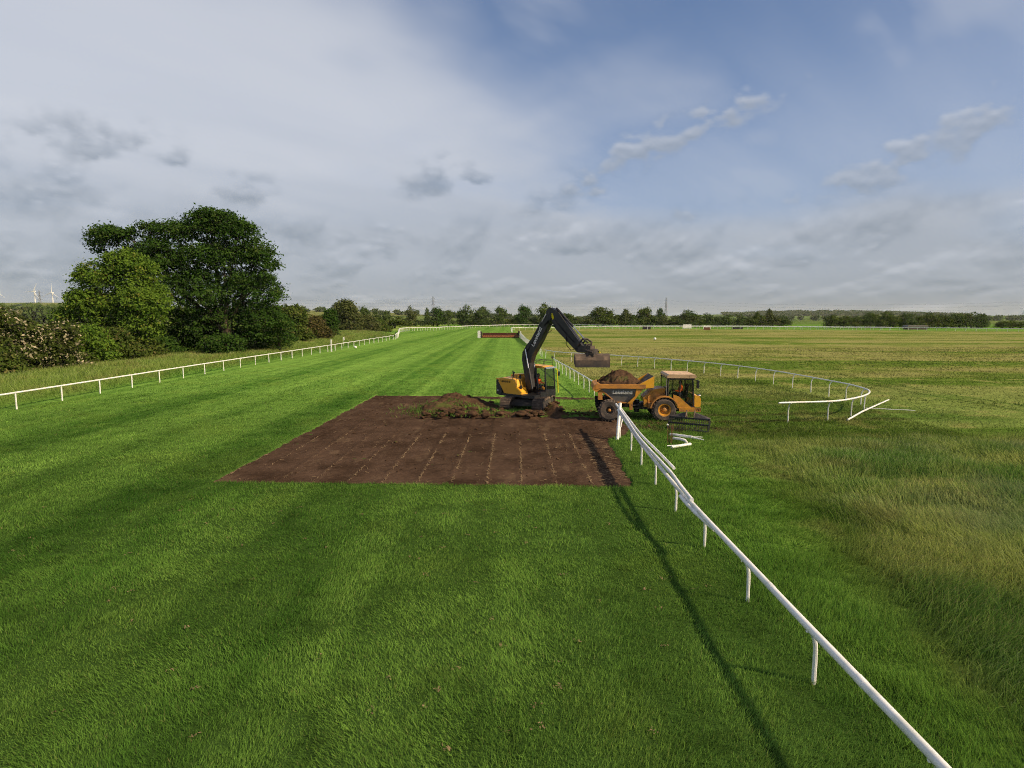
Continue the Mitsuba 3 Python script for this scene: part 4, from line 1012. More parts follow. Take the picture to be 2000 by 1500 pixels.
put(CB, 'side_window', D_(prism([(3.46, 1.45), (4.06, 1.45), (4.06, 2.52), (3.46, 2.52)], 2.327, 2.335)), 'm_tint')
for y0, y1 in ((.165, .173), (2.327, 2.335)):
    put(CB, 'door_window', D_(prism([(4.14, 1.40), (4.66, .96), (4.88, .96), (4.80, 2.52), (4.14, 2.52)], y0, y1)), 'm_tint')
put(CB, 'windscreen', D_(box(3.375, 3.385, .24, 2.26, 1.76, 2.5)), 'm_tint')
put(CB, 'rear_window', D_(hull([(4.90, .24, 1.3), (4.908, .24, 1.3), (4.83, .24, 2.5), (4.838, .24, 2.5), (4.90, 2.26, 1.3), (4.908, 2.26, 1.3), (4.83, 2.26, 2.5), (4.838, 2.26, 2.5)])), 'm_tint')
put(CB, 'seat', D_(cat(box(4.15, 4.65, .95, 1.50, 1.28, 1.42), prism([(4.58, 1.38), (4.70, 1.38), (4.80, 2.15), (4.70, 2.15)], .95, 1.50))), 'm_ink')
put(CB, 'steering_wheel', D_(xf(trimesh.creation.torus(.19, .018, 24, 8), trimesh.transformations.translation_matrix((3.78, 1.22, 1.72)) @ trimesh.transformations.rotation_matrix(-.6, (0, 1, 0)))), 'm_ink', smooth=35)
put(CB, 'steering_column', D_(tube([(3.48, 1.22, 1.15), (3.77, 1.22, 1.70)], .04, 8)), 'm_ink')
put(CB, 'grab_rail', D_(tube([(3.30, .08, 1.40), (3.28, .06, 2.5)], .028, 8)), 'm_grey')
put(CB, 'mirror', D_(cat(tube([(4.9, .12, 2.45), (5.12, .0, 2.5)], .016, 6), box(5.02, 5.14, -.12, .10, 2.02, 2.46))), 'm_black')
put(CB, 'mirror', D_(cat(tube([(4.9, 2.4, 2.45), (5.12, 2.55, 2.5)], .016, 6), box(5.04, 5.12, 2.45, 2.65, 2.1, 2.5))), 'm_black')
put(DT, 'counterweight', D_(prism([(4.96, .90), (5.30, .90), (5.33, 1.05), (5.33, 1.38), (5.22, 1.52), (5.02, 1.58), (4.96, 1.58)], .16, 2.34)), 'm_yellow', label='yellow rear panel behind the cab')
put(DT, 'tail_lamp', D_(cat(ball((5.25, .30, 1.56), .10, 2, (1, 1, .7)))), 'm_chrome', smooth=True)
put(DT, 'hazard_stripe', D_(cat(*[prism([(5.06 + .09 * q, .66), (5.10 + .09 * q, .66), (5.13 + .09 * q, .82), (5.09 + .09 * q, .82)], .014, .02) for q in range(3)])), 'm_ink')
j, b, h = seated(.02)
figure('person', 'person in an orange jacket driving the dump truck', 'person', DM @ frame(V(4.42, 1.22, 1.42), V(-1, 0, 0), V(0, -1, 0), V(0, 0, 1)), j, b, h)
# soil load
gx_, gy_ = np.meshgrid(np.linspace(-.72, 2.25, 60), np.linspace(.20, 2.30, 46))
r2 = ((gx_ - .50) / .85) ** 2 + ((gy_ - 1.25) / .85) ** 2
hz_ = 2.14 + .66 * np.exp(-r2 ** 1.3 * .8) + .30 * np.exp(-((gx_ - 1.5) / .6) ** 2 - ((gy_ - 1.2) / .9) ** 2)
pp = np.stack([gx_, gy_, gx_ * 0], -1)
hz_ += .46 * (meshkit.fbm(pp * 2.6, 5, 17) - .5) + .22 * (meshkit.fbm(pp * 8, 3, 19) - .5)
hz_[0, :] = hz_[-1, :] = 1.95
hz_[:, 0] = 2.0
nx = gx_.shape[1]
i, j2 = np.meshgrid(np.arange(gx_.shape[0] - 1), np.arange(nx - 1), indexing='ij')
quads = np.stack([i * nx + j2, i * nx + j2 + 1, (i + 1) * nx + j2 + 1, (i + 1) * nx + j2], -1).reshape(-1, 4)
vv = np.stack([gx_, gy_, hz_], -1).reshape(-1, 3)
k = put(None, 'soil_load', (vv @ DM[:3, :3].T + DM[:3, 3], quads), 'm_heap', smooth=True)
labels[k] = {'label': 'heap of dark soil and torn turf in the skip of the dump truck', 'category': 'soil'}

# ------------------------------------------------------------------ spoil heap and torn turf round the excavator
def clod(rng, r, flat=0.6, sub=2):
    m = ball((0, 0, 0), r, sub, (rng.uniform(.8, 1.4), rng.uniform(.7, 1.1), flat * rng.uniform(.7, 1.2)))
    return rough_up(m, r * 0.45, 1.6 / r, int(rng.integers(1000)))


rng = np.random.default_rng(23)
HP = thing('spoil_heap', 'long low heap of spoil and torn turf left of the excavator tracks', 'soil heap')


def mound(x0, x1, y0, y1, fn, step=.08):
    a, b = np.arange(x0, x1, step), np.arange(y0, y1, step)
    A, B = np.meshgrid(a, b)
    p = np.stack([A, B, A * 0], -1)
    h = fn(A, B) + 0.0
    on = h > 0.02
    Zm = ground_z(A, B) - 0.09 + h * (0.62 + 0.75 * meshkit.fbm(p * 1.5, 4, 3)) + on * 0.14 * (meshkit.fbm(p * 5.5, 4, 5) - .5)
    q = on[:-1, :-1] | on[1:, :-1] | on[:-1, 1:] | on[1:, 1:]
    ii, jj = np.nonzero(q)
    nx = len(a)
    quads = np.stack([ii * nx + jj, ii * nx + jj + 1, (ii + 1) * nx + jj + 1, (ii + 1) * nx + jj], -1)
    used, inv = np.unique(quads, return_inverse=True)
    return np.stack([A, B, Zm], -1).reshape(-1, 3)[used], inv.reshape(quads.shape)


g2 = lambda A, B, x, y, rx, ry, h: h * np.exp(-((A - x) / rx) ** 2 - ((B - y) / ry) ** 2)
put(HP, 'soil', mound(-8, 3.2, 34.5, 45.5, lambda A, B: np.maximum(0, g2(A, B, -4.4, 39.9, 1.5, 2.4, .78) + g2(A, B, -2.8, 40.6, 1.5, 2.0, .66) + g2(A, B, -5.3, 38.2, .9, .8, .40) + g2(A, B, -2.2, 37.6, 1.6, .6, .32) + g2(A, B, -.2, 37.1, 1.2, .5, .38) + g2(A, B, 1.0, 36.5, .9, .5, .25) - .05)), 'm_heap', smooth=True)
for a in range(80):
    t = rng.random()
    x, y = (-4.2 + 1.5 * rng.normal(), 39.3 + 1.6 * rng.normal()) if t < .45 else (rng.uniform(-5.5, 2.2), 37.0 + .5 * rng.normal() - .12 * rng.random())
    r = rng.uniform(.07, .30)
    base = .6 * math.exp(-((x + 3.9) / 1.6) ** 2 - ((y - 39.8) / 2.2) ** 2) + (.12 if t >= .45 else 0)
    m = clod(rng, r)
    m.apply_translation((x, y, base + r * .25))
    put(HP, 'turf_clod', m, 'm_heap', smooth=50)
n = 3000
x = np.r_[-4.6 + 1.2 * rng.normal(size=n // 2), rng.uniform(-3.0, 1.5, n // 2)]
y = np.r_[38.6 + 1.2 * rng.normal(size=n // 2), 37.9 + .55 * rng.normal(size=n // 2)]
hgt = .55 * np.exp(-((x + 3.9) / 1.6) ** 2 - ((y - 39.8) / 2.2) ** 2) + .10
v, f, uv = blades(rng, x, y, hgt, rng.uniform(.08, .22, n), rng.uniform(.03, .06, n), .5, rng.normal(size=(n, 2)), bend=False)
put(HP, 'torn_grass', (v, f), 'm_blade', uv=uv, kind='stuff')
BK = thing('soil_bank', 'pale crumbly soil bank against the right hand track of the excavator', 'soil heap')
put(BK, 'soil', mound(1.6, 5.2, 36.2, 43.5, lambda A, B: np.maximum(0, g2(A, B, 2.75, 39.2, .55, 1.7, .62) + g2(A, B, 3.0, 37.3, .9, .6, .22) - .05)), 'm_heap', smooth=True)
for a in range(14):
    x, y, r = 2.8 + .45 * rng.normal(), 38.6 + 1.1 * rng.normal(), rng.uniform(.06, .16)
    m = clod(rng, r)
    m.apply_translation((x, y, .5 * math.exp(-((x - 2.75) / .55) ** 2) + r * .2))
    put(BK, 'turf_clod', m, 'm_heap', smooth=50)
k = put(None, 'soil_crumbs', cat(*[xf(clod(rng, rng.uniform(.025, .075), .7, 1), trimesh.transformations.translation_matrix((x, y, float(ground_z(x, y)) - .05))) for x, y in zip(rng.uniform(-10, 6, 170), 22 + 24 * rng.random(170) ** .7) if in_patch(x, y, -.2)]), 'm_heap', kind='stuff', label='loose crumbs of earth scattered over the stripped soil')
labels[k]['category'] = 'soil'

xs_, ys_ = np.r_[rng.normal(4.5, 1.8, 150), rng.normal(8.5, 2.0, 60)], np.r_[rng.normal(37.2, 1.6, 150), rng.normal(33.6, .9, 60)]
k = put(None, 'soil_crumbs', cat(*[xf(clod(rng, rng.uniform(.03, .10), .6, 1), trimesh.transformations.translation_matrix((x, y, float(ground_z(x, y)) + .03))) for x, y in zip(xs_, ys_) if not in_patch(x, y, .1)]), 'm_heap', kind='stuff', label='crumbs of earth dropped on the grass round the dump truck and the excavator')
labels[k]['category'] = 'soil'

# ------------------------------------------------------------------ steeplechase fence, wings and course furniture
key = thing('brush_fence', 'brown brush steeplechase fence across the track, left of the excavator boom', 'fence')
for a in range(40):
    x = -8.6 + a * .265
    m = rough_up(box(x, x + .255, 175.0 - .25, 175.0 + .45, .5, 1.42).subdivide(), .04, 3, a)
    put(key, 'birch_bundle', m, 'm_birch')
put(key, 'guard_rail', box(-8.7, 2.0, 174.45, 174.6, .38, .62), 'm_board', label='orange guard rail')
put(key, 'ground_board', box(-8.7, 2.0, 174.5, 174.7, 0, .38), 'm_birch')
key = thing('fence_wing', 'white panel wing at the left end of the brush fence', 'fence wing')
put(key, 'panel', box(-9.9, -9.1, 172.6, 172.7, 0, 2.1), 'm_white')
put(key, 'return_panel', box(-9.1, -9.04, 172.6, 174.6, 0, 1.9), 'm_steel')
put(key, 'return_panel', box(-9.04, -8.7, 174.62, 174.68, 0, 1.8), 'm_steel')
key = thing('fence_wing', 'white slatted wing stepping down from the right end of the brush fence', 'fence wing')
put(key, 'end_panel', box(1.75, 2.2, 174.5, 174.6, 0, 2.0), 'm_steel')
for a in range(26):
    y = 173.8 - a * 1.9
    h = 2.0 - .028 * a * (1 if a > 3 else 0) - (.35 if a > 3 else 0)
    x = 2.35 + .026 * (174 - y)
    put(key, 'slat', box(x, x + .06, y - .8, y + .8, .05, h), 'm_white')
for lab, cat_, ms in (('tall white distance post standing in the left rail', 'post', [box(-31.75, -31.57, 104.6, 104.78, 0, 2.2)]),
                      ('white oval board on a thin stick in the verge grass', 'marker', [tube([(-34.9, 124, 0), (-34.9, 124, 1.6)], .03, 6), ball((-34.9, 124, 1.6), .36, 2, (.5, .12, 1.1))]),
                      ('small white ball marker in the turf below the left rail', 'marker', [ball((-30.4, 116, .25), .26, 2)]),
                      ('small white marker out in the open field beyond the bucket', 'marker', [ball((37.5, 157, .35), .36, 2)])):
    k = put(None, 'distance_post' if cat_ == 'post' else 'course_marker', cat(*ms), 'm_white', smooth=30)
    labels[k] = {'label': lab, 'category': cat_}
for lab, x, w, z1, y in (('left hand white board on the far rail', 86.5, 2.1, 2.3, 296), ('right hand white board on the far rail', 93.0, 1.75, 1.9, 286)):
    k = thing('white_board', lab, 'board')
    put(k, 'panel', box(x - w, x + w, y, y + .08, .35, z1), 'm_white')
    for s in (-1, 1):
        put(k, 'leg', box(x + s * w * .8 - .06, x + s * w * .8 + .06, y + .081, y + .2, 0, z1 - .1), 'm_steel')
for lab, x, w, y in (('reddish brown brush fence standing alone in front of the far rail', 88.5, 1.35, 272), ('dark brush fence with a white post at the far rail, beyond the bucket', 64.0, 1.9, 285), ('low dark brush fence on the far rail right of the reddish one', 109, 2.6, 290)):
    k = thing('brush_fence', lab, 'fence')
    for a in range(8):
        put(k, 'birch_bundle', rough_up(box(x - w + a * w / 4, x - w + (a + .94) * w / 4, y - .3, y + .3, .1, 1.35 if w < 2 else .95).subdivide(), .06, 2, a), 'm_black' if w > 1.5 else 'm_rust')
    if w == 1.9:
        put(k, 'post', box(x + .3, x + .5, y - .5, y - .35, 0, 1.6), 'm_white')
k = thing('low_shed', 'long low pale roofed shed under the trees at the right of the far rail', 'shed')
put(k, 'wall', box(186, 195.5, 282, 285, -.2, 1.4), 'm_steel')
put(k, 'roof', prism([(185.7, 1.4), (195.8, 1.4), (195.3, 2.0), (186.2, 2.0)], 281.6, 285.4), 'm_grey')


# ------------------------------------------------------------------ trees
def leaves(rng, lobes, n_clump, per, size, spread, flat=0.6):
    """rhombic leaf sprays gathered in clumps on uneven ellipsoid lobes: (x, y, z, rx, ry, rz)"""
    L = np.asarray(lobes, float)
    wgt = (L[:, 3] * L[:, 5] + L[:, 4] * L[:, 5] + L[:, 3] * L[:, 4])
    which = rng.choice(len(L), n_clump, p=wgt / wgt.sum())
    d = rng.normal(size=(n_clump, 3))
    d /= np.linalg.norm(d, axis=1, keepdims=True)
    d[:, 2] = np.where((d[:, 2] < -.2) & (rng.random(n_clump) < .55), -d[:, 2], d[:, 2])
    rad = rng.random(n_clump) ** .33 * (0.80 + 0.42 * meshkit.noise(d * 2.4 + which[:, None] * 5.1, 3))
    c = L[which, :3] + d * rad[:, None] * L[which, 3:]
    cs = spread * rng.uniform(.6, 1.4, n_clump)
    tone = rng.random(n_clump)
    n = n_clump * per
    cc, dd = np.repeat(c, per, 0), np.repeat(d, per, 0)
    p = cc + rng.normal(size=(n, 3)) * np.repeat(cs, per)[:, None] * [1, 1, flat]
    nrm = dd * .6 + [0, 0, .55] + rng.normal(size=(n, 3)) * .75
    nrm /= np.linalg.norm(nrm, axis=1, keepdims=True)
    a = np.cross(nrm, rng.normal(size=(n, 3)))
    a /= np.linalg.norm(a, axis=1, keepdims=True) + 1e-9
    b = np.cross(nrm, a)
    s = size * rng.uniform(.6, 1.35, n)[:, None]
    v = np.stack([p - a * s, p + b * s * .55, p + a * s, p - b * s * .55], 1).reshape(-1, 3)
    uv = np.stack([np.repeat(rng.random(n), 4), np.repeat(np.repeat(tone, per), 4)], -1)
    return v, np.arange(4 * n).reshape(-1, 4), uv


def limbs(rng, base, top_r, lobes, trunk_h, every=1, twigs=3):
    """tapered trunk with limbs reaching into each lobe, and twigs"""
    bx_, by_, bz_ = base
    L = np.asarray(lobes, float)
    fork = V(bx_ + .1 * top_r, by_, bz_ + trunk_h)
    out = [tube([(bx_, by_, bz_ - .4), (bx_ + .05, by_, bz_ + trunk_h * .5), fork, fork + (0, 0, trunk_h * .7)], [top_r * 1.35, top_r * 1.0, top_r * .85, top_r * .4], 10)]
    for q in L[::every]:
        e = q[:3]
        m1 = fork + (e - fork) * .45 + rng.normal(size=3) * .35 + (0, 0, .6)
        rr = top_r * .30
        out.append(tube([fork - (0, 0, .4), m1, e], [rr, rr * .6, rr * .25], 7))
        for _ in range(twigs):
            u = rng.normal(size=3)
            u /= np.linalg.norm(u)
            tip = e + u * q[3:] * .85
            out.append(tube([m1 + (e - m1) * rng.uniform(.3, 1), (e + tip) / 2 + rng.normal(size=3) * .2, tip], [rr * .3, rr * .18, .02], 5))
    return cat(*out)


def rel(lobes, x, y, rng, deep=1.0):
    return [(x + a, y + rng.uniform(-.5, .5) * rx, z, rx, deep * (rx * .5 + rz * .6), rz) for a, z, rx, rz in lobes]


rng = np.random.default_rng(77)
OAK = [(-3.4, 19.4, 5.6, 2.7), (-3.2, 21.3, 2.6, 1.2), (-.4, 20.9, 1.8, 1.2), (-8.1, 18.6, 2.8, 2.0), (1.4, 18.6, 3.0, 2.4), (-18.3, 18.3, 3.2, 1.7), (-20.6, 16.9, 1.7, 1.0), (-15.2, 18.4, 1.6, 1.1), (-12.1, 19.2, 1.9, 1.3), (3.6, 15.6, 2.8, 2.4), (5.4, 13.9, 1.9, 1.0), (-2.7, 14.6, 6.2, 3.4), (-9.4, 13.7, 4.0, 3.6), (-5.4, 8.9, 6.4, 4.4), (1.9, 10.0, 4.6, 4.0), (0, 5.1, 6.2, 3.2), (-6.7, 4.6, 5.1, 3.2), (-13.4, 13.7, 3.0, 2.8), (-15.4, 15.7, 2.3, 1.5), (-11.6, 16.7, 2.2, 1.4), (5.0, 11.6, 1.6, 1.3)]
t = thing('oak_tree', 'tall dark broad oak tree, the biggest tree in the scene, on the left', 'tree')
L = rel(OAK, -43, 93, rng, .9)
put(t, 'trunk', limbs(rng, (-44.5, 93, 0), .75, L, 4.0, twigs=6), 'm_bark', smooth=40)
v, f, uv = leaves(rng, L, 3800, 24, .19, .40)
put(t, 'crown', (v, f), 'm_oak', uv=uv)
ASH = [(-.4, 12.1, 4.4, 2.7), (-4.3, 10.9, 3.2, 2.7), (1.6, 8.6, 4.2, 3.2), (-2.3, 6.7, 4.7, 2.9), (3.6, 7.4, 3.2, 2.5), (-7.5, 8.6, 1.5, 1.3), (-5.3, 8.2, 2.7, 2.2), (-.4, 13.9, 2.8, 1.3), (2.6, 4.7, 2.9, 2.2), (-6.4, 11.6, 1.1, 1.0), (-8.4, 5.9, 2.2, 1.6), (-3, 3.6, 4.5, 2.4)]
t = thing('ash_tree', 'lighter yellow green tree in front of the left side of the dark oak', 'tree')
L = rel([(a * .88, z, rx * .9, rz) for a, z, rx, rz in ASH], -53.2, 83, rng, .9)
put(t, 'trunk', limbs(rng, (-53.2, 83, 0), .42, L, 2.6, twigs=4), 'm_bark', smooth=40)
v, f, uv = leaves(rng, L, 2500, 20, .18, .36)
put(t, 'crown', (v, f), 'm_ash', uv=uv)
t = thing('hedge_tree', 'small dark tree growing out of the right foot of the big oak', 'tree')
L = rel([(-1.4, 9.2, 1.6, 1.5), (-2.3, 6.2, 2.6, 2.3), (-1.1, 4.5, 2.9, 2.0), (-1.8, 2.2, 3.0, 1.8)], -37.6, 100, rng)
put(t, 'trunk', limbs(rng, (-39, 100, 0), .22, L, 1.6, twigs=3), 'm_bark', smooth=40)
v, f, uv = leaves(rng, L, 620, 14, .17, .34)
put(t, 'crown', (v, f), 'm_oak', uv=uv)

BACK = []
BUSH = [('hawthorn_bush', 'tall hawthorn covered in cream blossom at the left edge of the picture', -52.4, 61, 7.4, 4.4, 'm_blossom'),
        ('hedge_bush', 'dark green bush at the left edge, lowest in front of the blossoming hawthorn', -51.0, 57.5, 3.9, 3.4, 'm_hedge'),
        ('hawthorn_bush', 'smaller browning hawthorn with scattered blossom right of the tall blossoming one', -50.2, 66, 5.7, 3.6, 'm_blossom'),
        ('hedge_bush', 'green spreading bush between the small hawthorn and the light tree', -51.2, 72, 5.4, 3.6, 'm_ash'),
        ('hedge_bush', 'dull green bush at the foot of the light green tree', -52.0, 78, 4.8, 3.6, 'm_hedge'),
        ('hedge_bush', 'low rounded bush where the light green tree meets the verge', -51.6, 83.0, 3.4, 3.2, 'm_hedge'),
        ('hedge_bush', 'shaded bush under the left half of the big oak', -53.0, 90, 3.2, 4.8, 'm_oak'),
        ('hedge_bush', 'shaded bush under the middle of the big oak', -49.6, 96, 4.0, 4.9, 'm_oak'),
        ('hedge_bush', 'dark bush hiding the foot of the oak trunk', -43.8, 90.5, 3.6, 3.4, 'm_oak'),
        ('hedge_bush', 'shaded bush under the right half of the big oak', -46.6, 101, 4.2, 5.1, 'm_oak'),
        ('hedge_bush', 'olive bush just right of the small dark tree by the oak', -44.2, 108, 4.8, 4.5, 'm_hedge'),
        ('hedge_tree', 'shaggy hedge tree with spiky top right of the oak', -46.5, 128, 8.6, 4.6, 'm_hedge'),
        ('hedge_bush', 'brown leaved bush in the hedge beside the spiky topped tree', -45.4, 138, 6.2, 3.9, 'm_brownleaf'),
        ('hedge_bush', 'dark ivy covered stump like a column left of the grey green willow', -45.4, 150, 7.6, 2.7, 'm_oak'),
        ('willow_tree', 'rounded grey green willow at the end of the left hedge', -48.6, 174, 11.0, 5.4, 'm_willow'),
        ('hedge_bush', 'olive bush on the right flank of the grey green willow', -45.6, 186, 6.6, 5.0, 'm_willow'),
        ('hedge_bush', 'low olive bush farthest along the left hedge, before the mound ends', -47.0, 206, 5.2, 5.6, 'm_hedge')]
for name, lab, x, y, h, r, mat in BUSH:
    t = thing(name, lab, 'tree' if 'tree' in name else 'bush')
    nl = 7
    L = []
    for q in range(nl):
        a = rng.uniform(0, 6.28)
        hz = rng.uniform(.25, .72)
        rr = r * rng.uniform(.38, .62)
        off = r * .55 * (1 - .6 * hz)
        L.append((x + off * math.cos(a), y + off * math.sin(a), h * hz, rr, rr, h * rng.uniform(.20, .30)))
    L.append((x, y, h * .74, r * .55, r * .55, h * .24))
    L.append((x, y, h * .25, r * .9, r * .8, h * .25))
    if 'spiky' in lab:
        L += [(x + dx, y, h * .88, .35, .35, h * .16) for dx in (-2.4, -1.4, -.2, 1.0)]
    if 'column' in lab:
        L = [(x, y, h * z, r * w, r * w, h * .2) for z, w in ((.15, .6), (.35, .5), (.55, .5), (.72, .46), (.85, .36))]
    put(t, 'stem', limbs(rng, (x, y, 0), .05 + .02 * h, L, h * .15, every=2, twigs=2), 'm_bark', smooth=40)
    k = int(95 * r * h ** .6)
    v, f, uv = leaves(rng, L, k, 12, .10 + .0011 * y, .24 + .0014 * y)
    put(t, 'crown', (v, f), mat, uv=uv)

for q, (x, y, h, r, mat) in enumerate([(-58, 66, 4.6, 3.6, 'm_hedge'), (-62, 76, 5.2, 4.2, 'm_hedge'), (-60, 88, 4.8, 4.4, 'm_oak'), (-56, 98, 5.0, 4.6, 'm_oak'), (-52, 108, 5.2, 4.6, 'm_oak'), (-52, 120, 5.5, 4.6, 'm_hedge'), (-66, 84, 5.0, 4.5, 'm_hedge'), (-66, 96, 5.0, 4.5, 'm_oak')]):
    BACK.append((x, y, h, r, mat))
for x, y, h, r, mat in BACK:
    t = thing('hedge_bush', 'bush of the back row, half hidden behind the left hedge and the two big trees', 'bush', 'back row of the left hedge')
    L = [(x + rng.uniform(-.5, .5) * r, y + rng.uniform(-.5, .5) * r, h * z, r * .6, r * .6, h * .24) for z in (.25, .4, .55, .7, .3, .5)]
    put(t, 'stem', limbs(rng, (x, y, 0), .12, L, h * .15, every=3, twigs=1), 'm_bark', smooth=40)
    v, f, uv = leaves(rng, L, 420, 11, .22, .36)
    put(t, 'crown', (v, f), mat, uv=uv)

# far tree line: a few crown shapes, each tree its own size
FAR_MATS = ['m_far', 'm_hedge', 'm_willow', 'm_oak']
protos = {}
for s in range(5):
    r_ = np.random.default_rng(300 + s)
    L = []
    for q in range(9):
        a, hz = r_.uniform(0, 6.28), r_.uniform(.22, .78)
        rr = r_.uniform(.34, .55)
        L.append((.55 * (1.15 - hz) * math.cos(a), .55 * (1.15 - hz) * math.sin(a), hz, rr, rr, r_.uniform(.13, .22)))
    L += [(0, 0, .80, .42, .42, .18), (0, 0, .2, .85, .85, .2)]
    if s == 4:
        L = [(0, 0, z, w, w, .14) for z, w in ((.2, .8), (.4, .75), (.6, .62), (.75, .5), (.88, .3))]
    v, f, uv = leaves(r_, L, 300, 9, .052, .085, .5)
    v = np.asarray(v)
    v[:, 2] = np.maximum(v[:, 2], 0.0)
    for m_ in FAR_MATS:
        protos[s, m_] = mikit.ply((v, f), m_, uv=uv)
stem = mikit.ply(tube([(0, 0, -.1), (0.01, 0, .3), (0, .01, .75)], [.06, .045, .02], 6), 'm_bark')
FAR = [(-84.0, 11.2, 4.4, 0, 0, 'dark tree rising just right of the grey green willow'), (-77.0, 8.8, 3.0, 1, 0, 'small dark tree, second to the right of the willow'), (-71.7, 8.8, 2.9, 2, 0, 'small dark tree, third to the right of the willow'),
       (-66.5, 6.2, 9.0, 3, 1, 'wide low bush in front of the pale hill field on the left'), (-57.2, 11.4, 4.2, 1, 2, 'grey leaning tree left of the pylon in the far tree line'), (-48.1, 10.3, 2.0, 4, 0, 'slim pointed tree just left of the pylon'),
       (-42.3, 10.9, 5.0, 0, 3, 'dark round tree in front of the pylon left of the boom'), (-35.9, 9.4, 3.6, 2, 0, 'dark tree to the right of the one before the left pylon'), (-44.6, 5.8, 4.6, 3, 1, 'low rounded bush below the left pylon'),
       (-26.2, 12.0, 5.3, 1, 0, 'highest tree of the far clump left of the brush fence'), (-17.5, 11.2, 5.4, 2, 0, 'middle tree of the far clump above the brush fence'), (-7.3, 11.2, 5.0, 0, 0, 'right hand tree of the far clump above the brush fence'),
       (-26.2, 6.8, 4.9, 3, 2, 'pale willow bush at the foot of the far clump above the fence'), (5.8, 12.0, 5.6, 0, 3, 'round dark tree left of the boom tip'), (19.0, 12.8, 7.0, 1, 1, 'broad tree directly behind the tip of the boom'),
       (32.7, 7.4, 3.0, 2, 1, 'small pale tree just right of the boom tip'), (37.9, 6.2, 3.6, 3, 0, 'low dark tree above the middle of the excavator stick'), (51.3, 10.9, 8.0, 2, 1, 'broad domed tree right of the excavator stick'),
       (64.2, 9.7, 4.3, 4, 2, 'lighter ragged tree between two broad domed trees'), (76.4, 10.9, 5.8, 0, 1, 'domed tree left of the middle pylon'), (84.0, 10.0, 3.6, 4, 3, 'dark upright tree at the foot of the middle pylon'), (99.7, 9.4, 6.6, 1, 0, 'broad green tree right of the middle pylon, above the white boards'),
       (138.5, 8.2, 2.8, 4, 1, 'slim tree left of the tallest pointed one in the right hedge'), (145.5, 9.7, 2.8, 4, 2, 'tallest slim pointed tree in the right hedge'),
       (179.1, 7.7, 4.0, 0, 1, 'tree at the left end of the right hand wood'), (186.8, 8.3, 5.2, 1, 1, 'high domed tree near the left end of the right hand wood'), (195.5, 6.7, 3.9, 2, 0, 'tree above the low shed in the right hand wood'), (199.4, 7.5, 4.5, 3, 0, 'bright green tree right of the low shed'),
       (208.1, 6.7, 6.0, 0, 1, 'wide tree in the middle of the right hand wood'), (216.1, 6.4, 5.2, 2, 1, 'olive tree right of the middle of the right hand wood'), (223.8, 7.2, 5.2, 1, 1, 'olive tree before the highest one of the right hand wood'), (229.5, 8.0, 6.0, 3, 0, 'highest tree at the right end of the right hand wood'), (235.4, 7.0, 2.8, 4, 0, 'last slim tree at the right end of the right hand wood')]
rf = np.random.default_rng(8)


def far_tree(name, lab, x, D0, h, r, s, mi_, group=None):
    D = 376 if x / D0 < .25 else 350 if x / D0 < .46 else 318
    if x < -60:
        D = 300
    x, h, r = x * D / D0, (h - 6.2) * D / D0 + 6.2, r * 1.12 * D / D0
    z = float(ground_z(x, D))
    t = thing(name, lab, 'bush' if 'bush' in name else 'tree', group)
    W_ = T().translate([x, D, z]).rotate([0, 0, 1], float(rf.uniform(0, 360))).scale([r * 1.12, r * 1.12, h * 1.04 - z])
    put(t, 'crown', protos[s, FAR_MATS[mi_]], None, to_world=W_)
    put(t, 'trunk', stem, None, to_world=W_)


for x, h, r, s, m_, lab in FAR:
    far_tree('far_bush' if 'bush' in lab else 'far_tree', lab, x, 340 if x < 158 else 300, h, r, s, m_)
for px in np.r_[np.arange(-25, 235, 6.1)]:
    h = 5.4 + 2.6 * rf.random() - 1.6 * (px < 20)
    far_tree('far_bush', 'low dark bush of the hedge that runs along behind the far rail', px, 336 if px < 158 else 297, h, rf.uniform(3.6, 5.2), int(rf.integers(0, 4)), int(rf.choice([0, 1, 1, 0, 2])), 'low bushes of the far hedge')
for x in (243, 248, 252, 257, 263):
    far_tree('far_bush', 'low bush of the hedge at the far right edge, beyond the end of the wood', x, 297, rf.uniform(3.0, 4.2), 3.8, int(rf.integers(0, 4)), 1, 'low bushes at the far right edge')
for x, h, s in ((-92, 7.5, 1), (-98, 6.5, 2), (-106, 7.2, 0), (-88, 5.2, 3), (-80, 5.0, 1), (-74, 4.6, 2), (-60, 4.6, 0), (-52, 4.4, 3)):
    far_tree('far_bush', 'dark bush of the low growth behind the left bend of the track', x, 340, h, 5.2, s, 0, 'low bushes behind the left bend')

# ------------------------------------------------------------------ woods on the distant ridges
rw = np.random.default_rng(91)
vs, fs, us, o = [], [], [], 0
pv, pf, puv = leaves(rw, [(0, 0, .5, .8, .8, .5), (.4, 0, .4, .6, .6, .4), (-.4, .2, .4, .6, .6, .4)], 40, 6, .24, .2)
pf = np.vstack([pf[:, [0, 1, 2]], pf[:, [0, 2, 3]]])
spots = [(rw.uniform(-1050, -430), rw.uniform(640, 760)) for _ in range(150)] + [(rw.uniform(1150, 2300), 2900 + rw.uniform(0, 500)) for _ in range(420)] + [(rw.uniform(-1100, -150), 1500 + rw.uniform(-60, 60)) for _ in range(60)] + [(rw.uniform(-200, 1500), 1500 + rw.uniform(-150, 150)) for _ in range(160)] + [(rw.uniform(1300, 2400), 1700 + rw.uniform(-30, 30)) for _ in range(90)]
for x, y in spots:
    r, h = rw.uniform(7, 13), rw.uniform(9, 14)
    if x < -400 and y < 800:
        r, h = r * 1.5, h * 1.6
    if y > 2800:
        r, h = r * 1.6, h * 1.3
    vs.append(pv * [r, r, h] + [x, y, float(ground_z(x, y)) - 1])
    fs.append(pf + o)
    us.append(puv)
    o += len(pv)
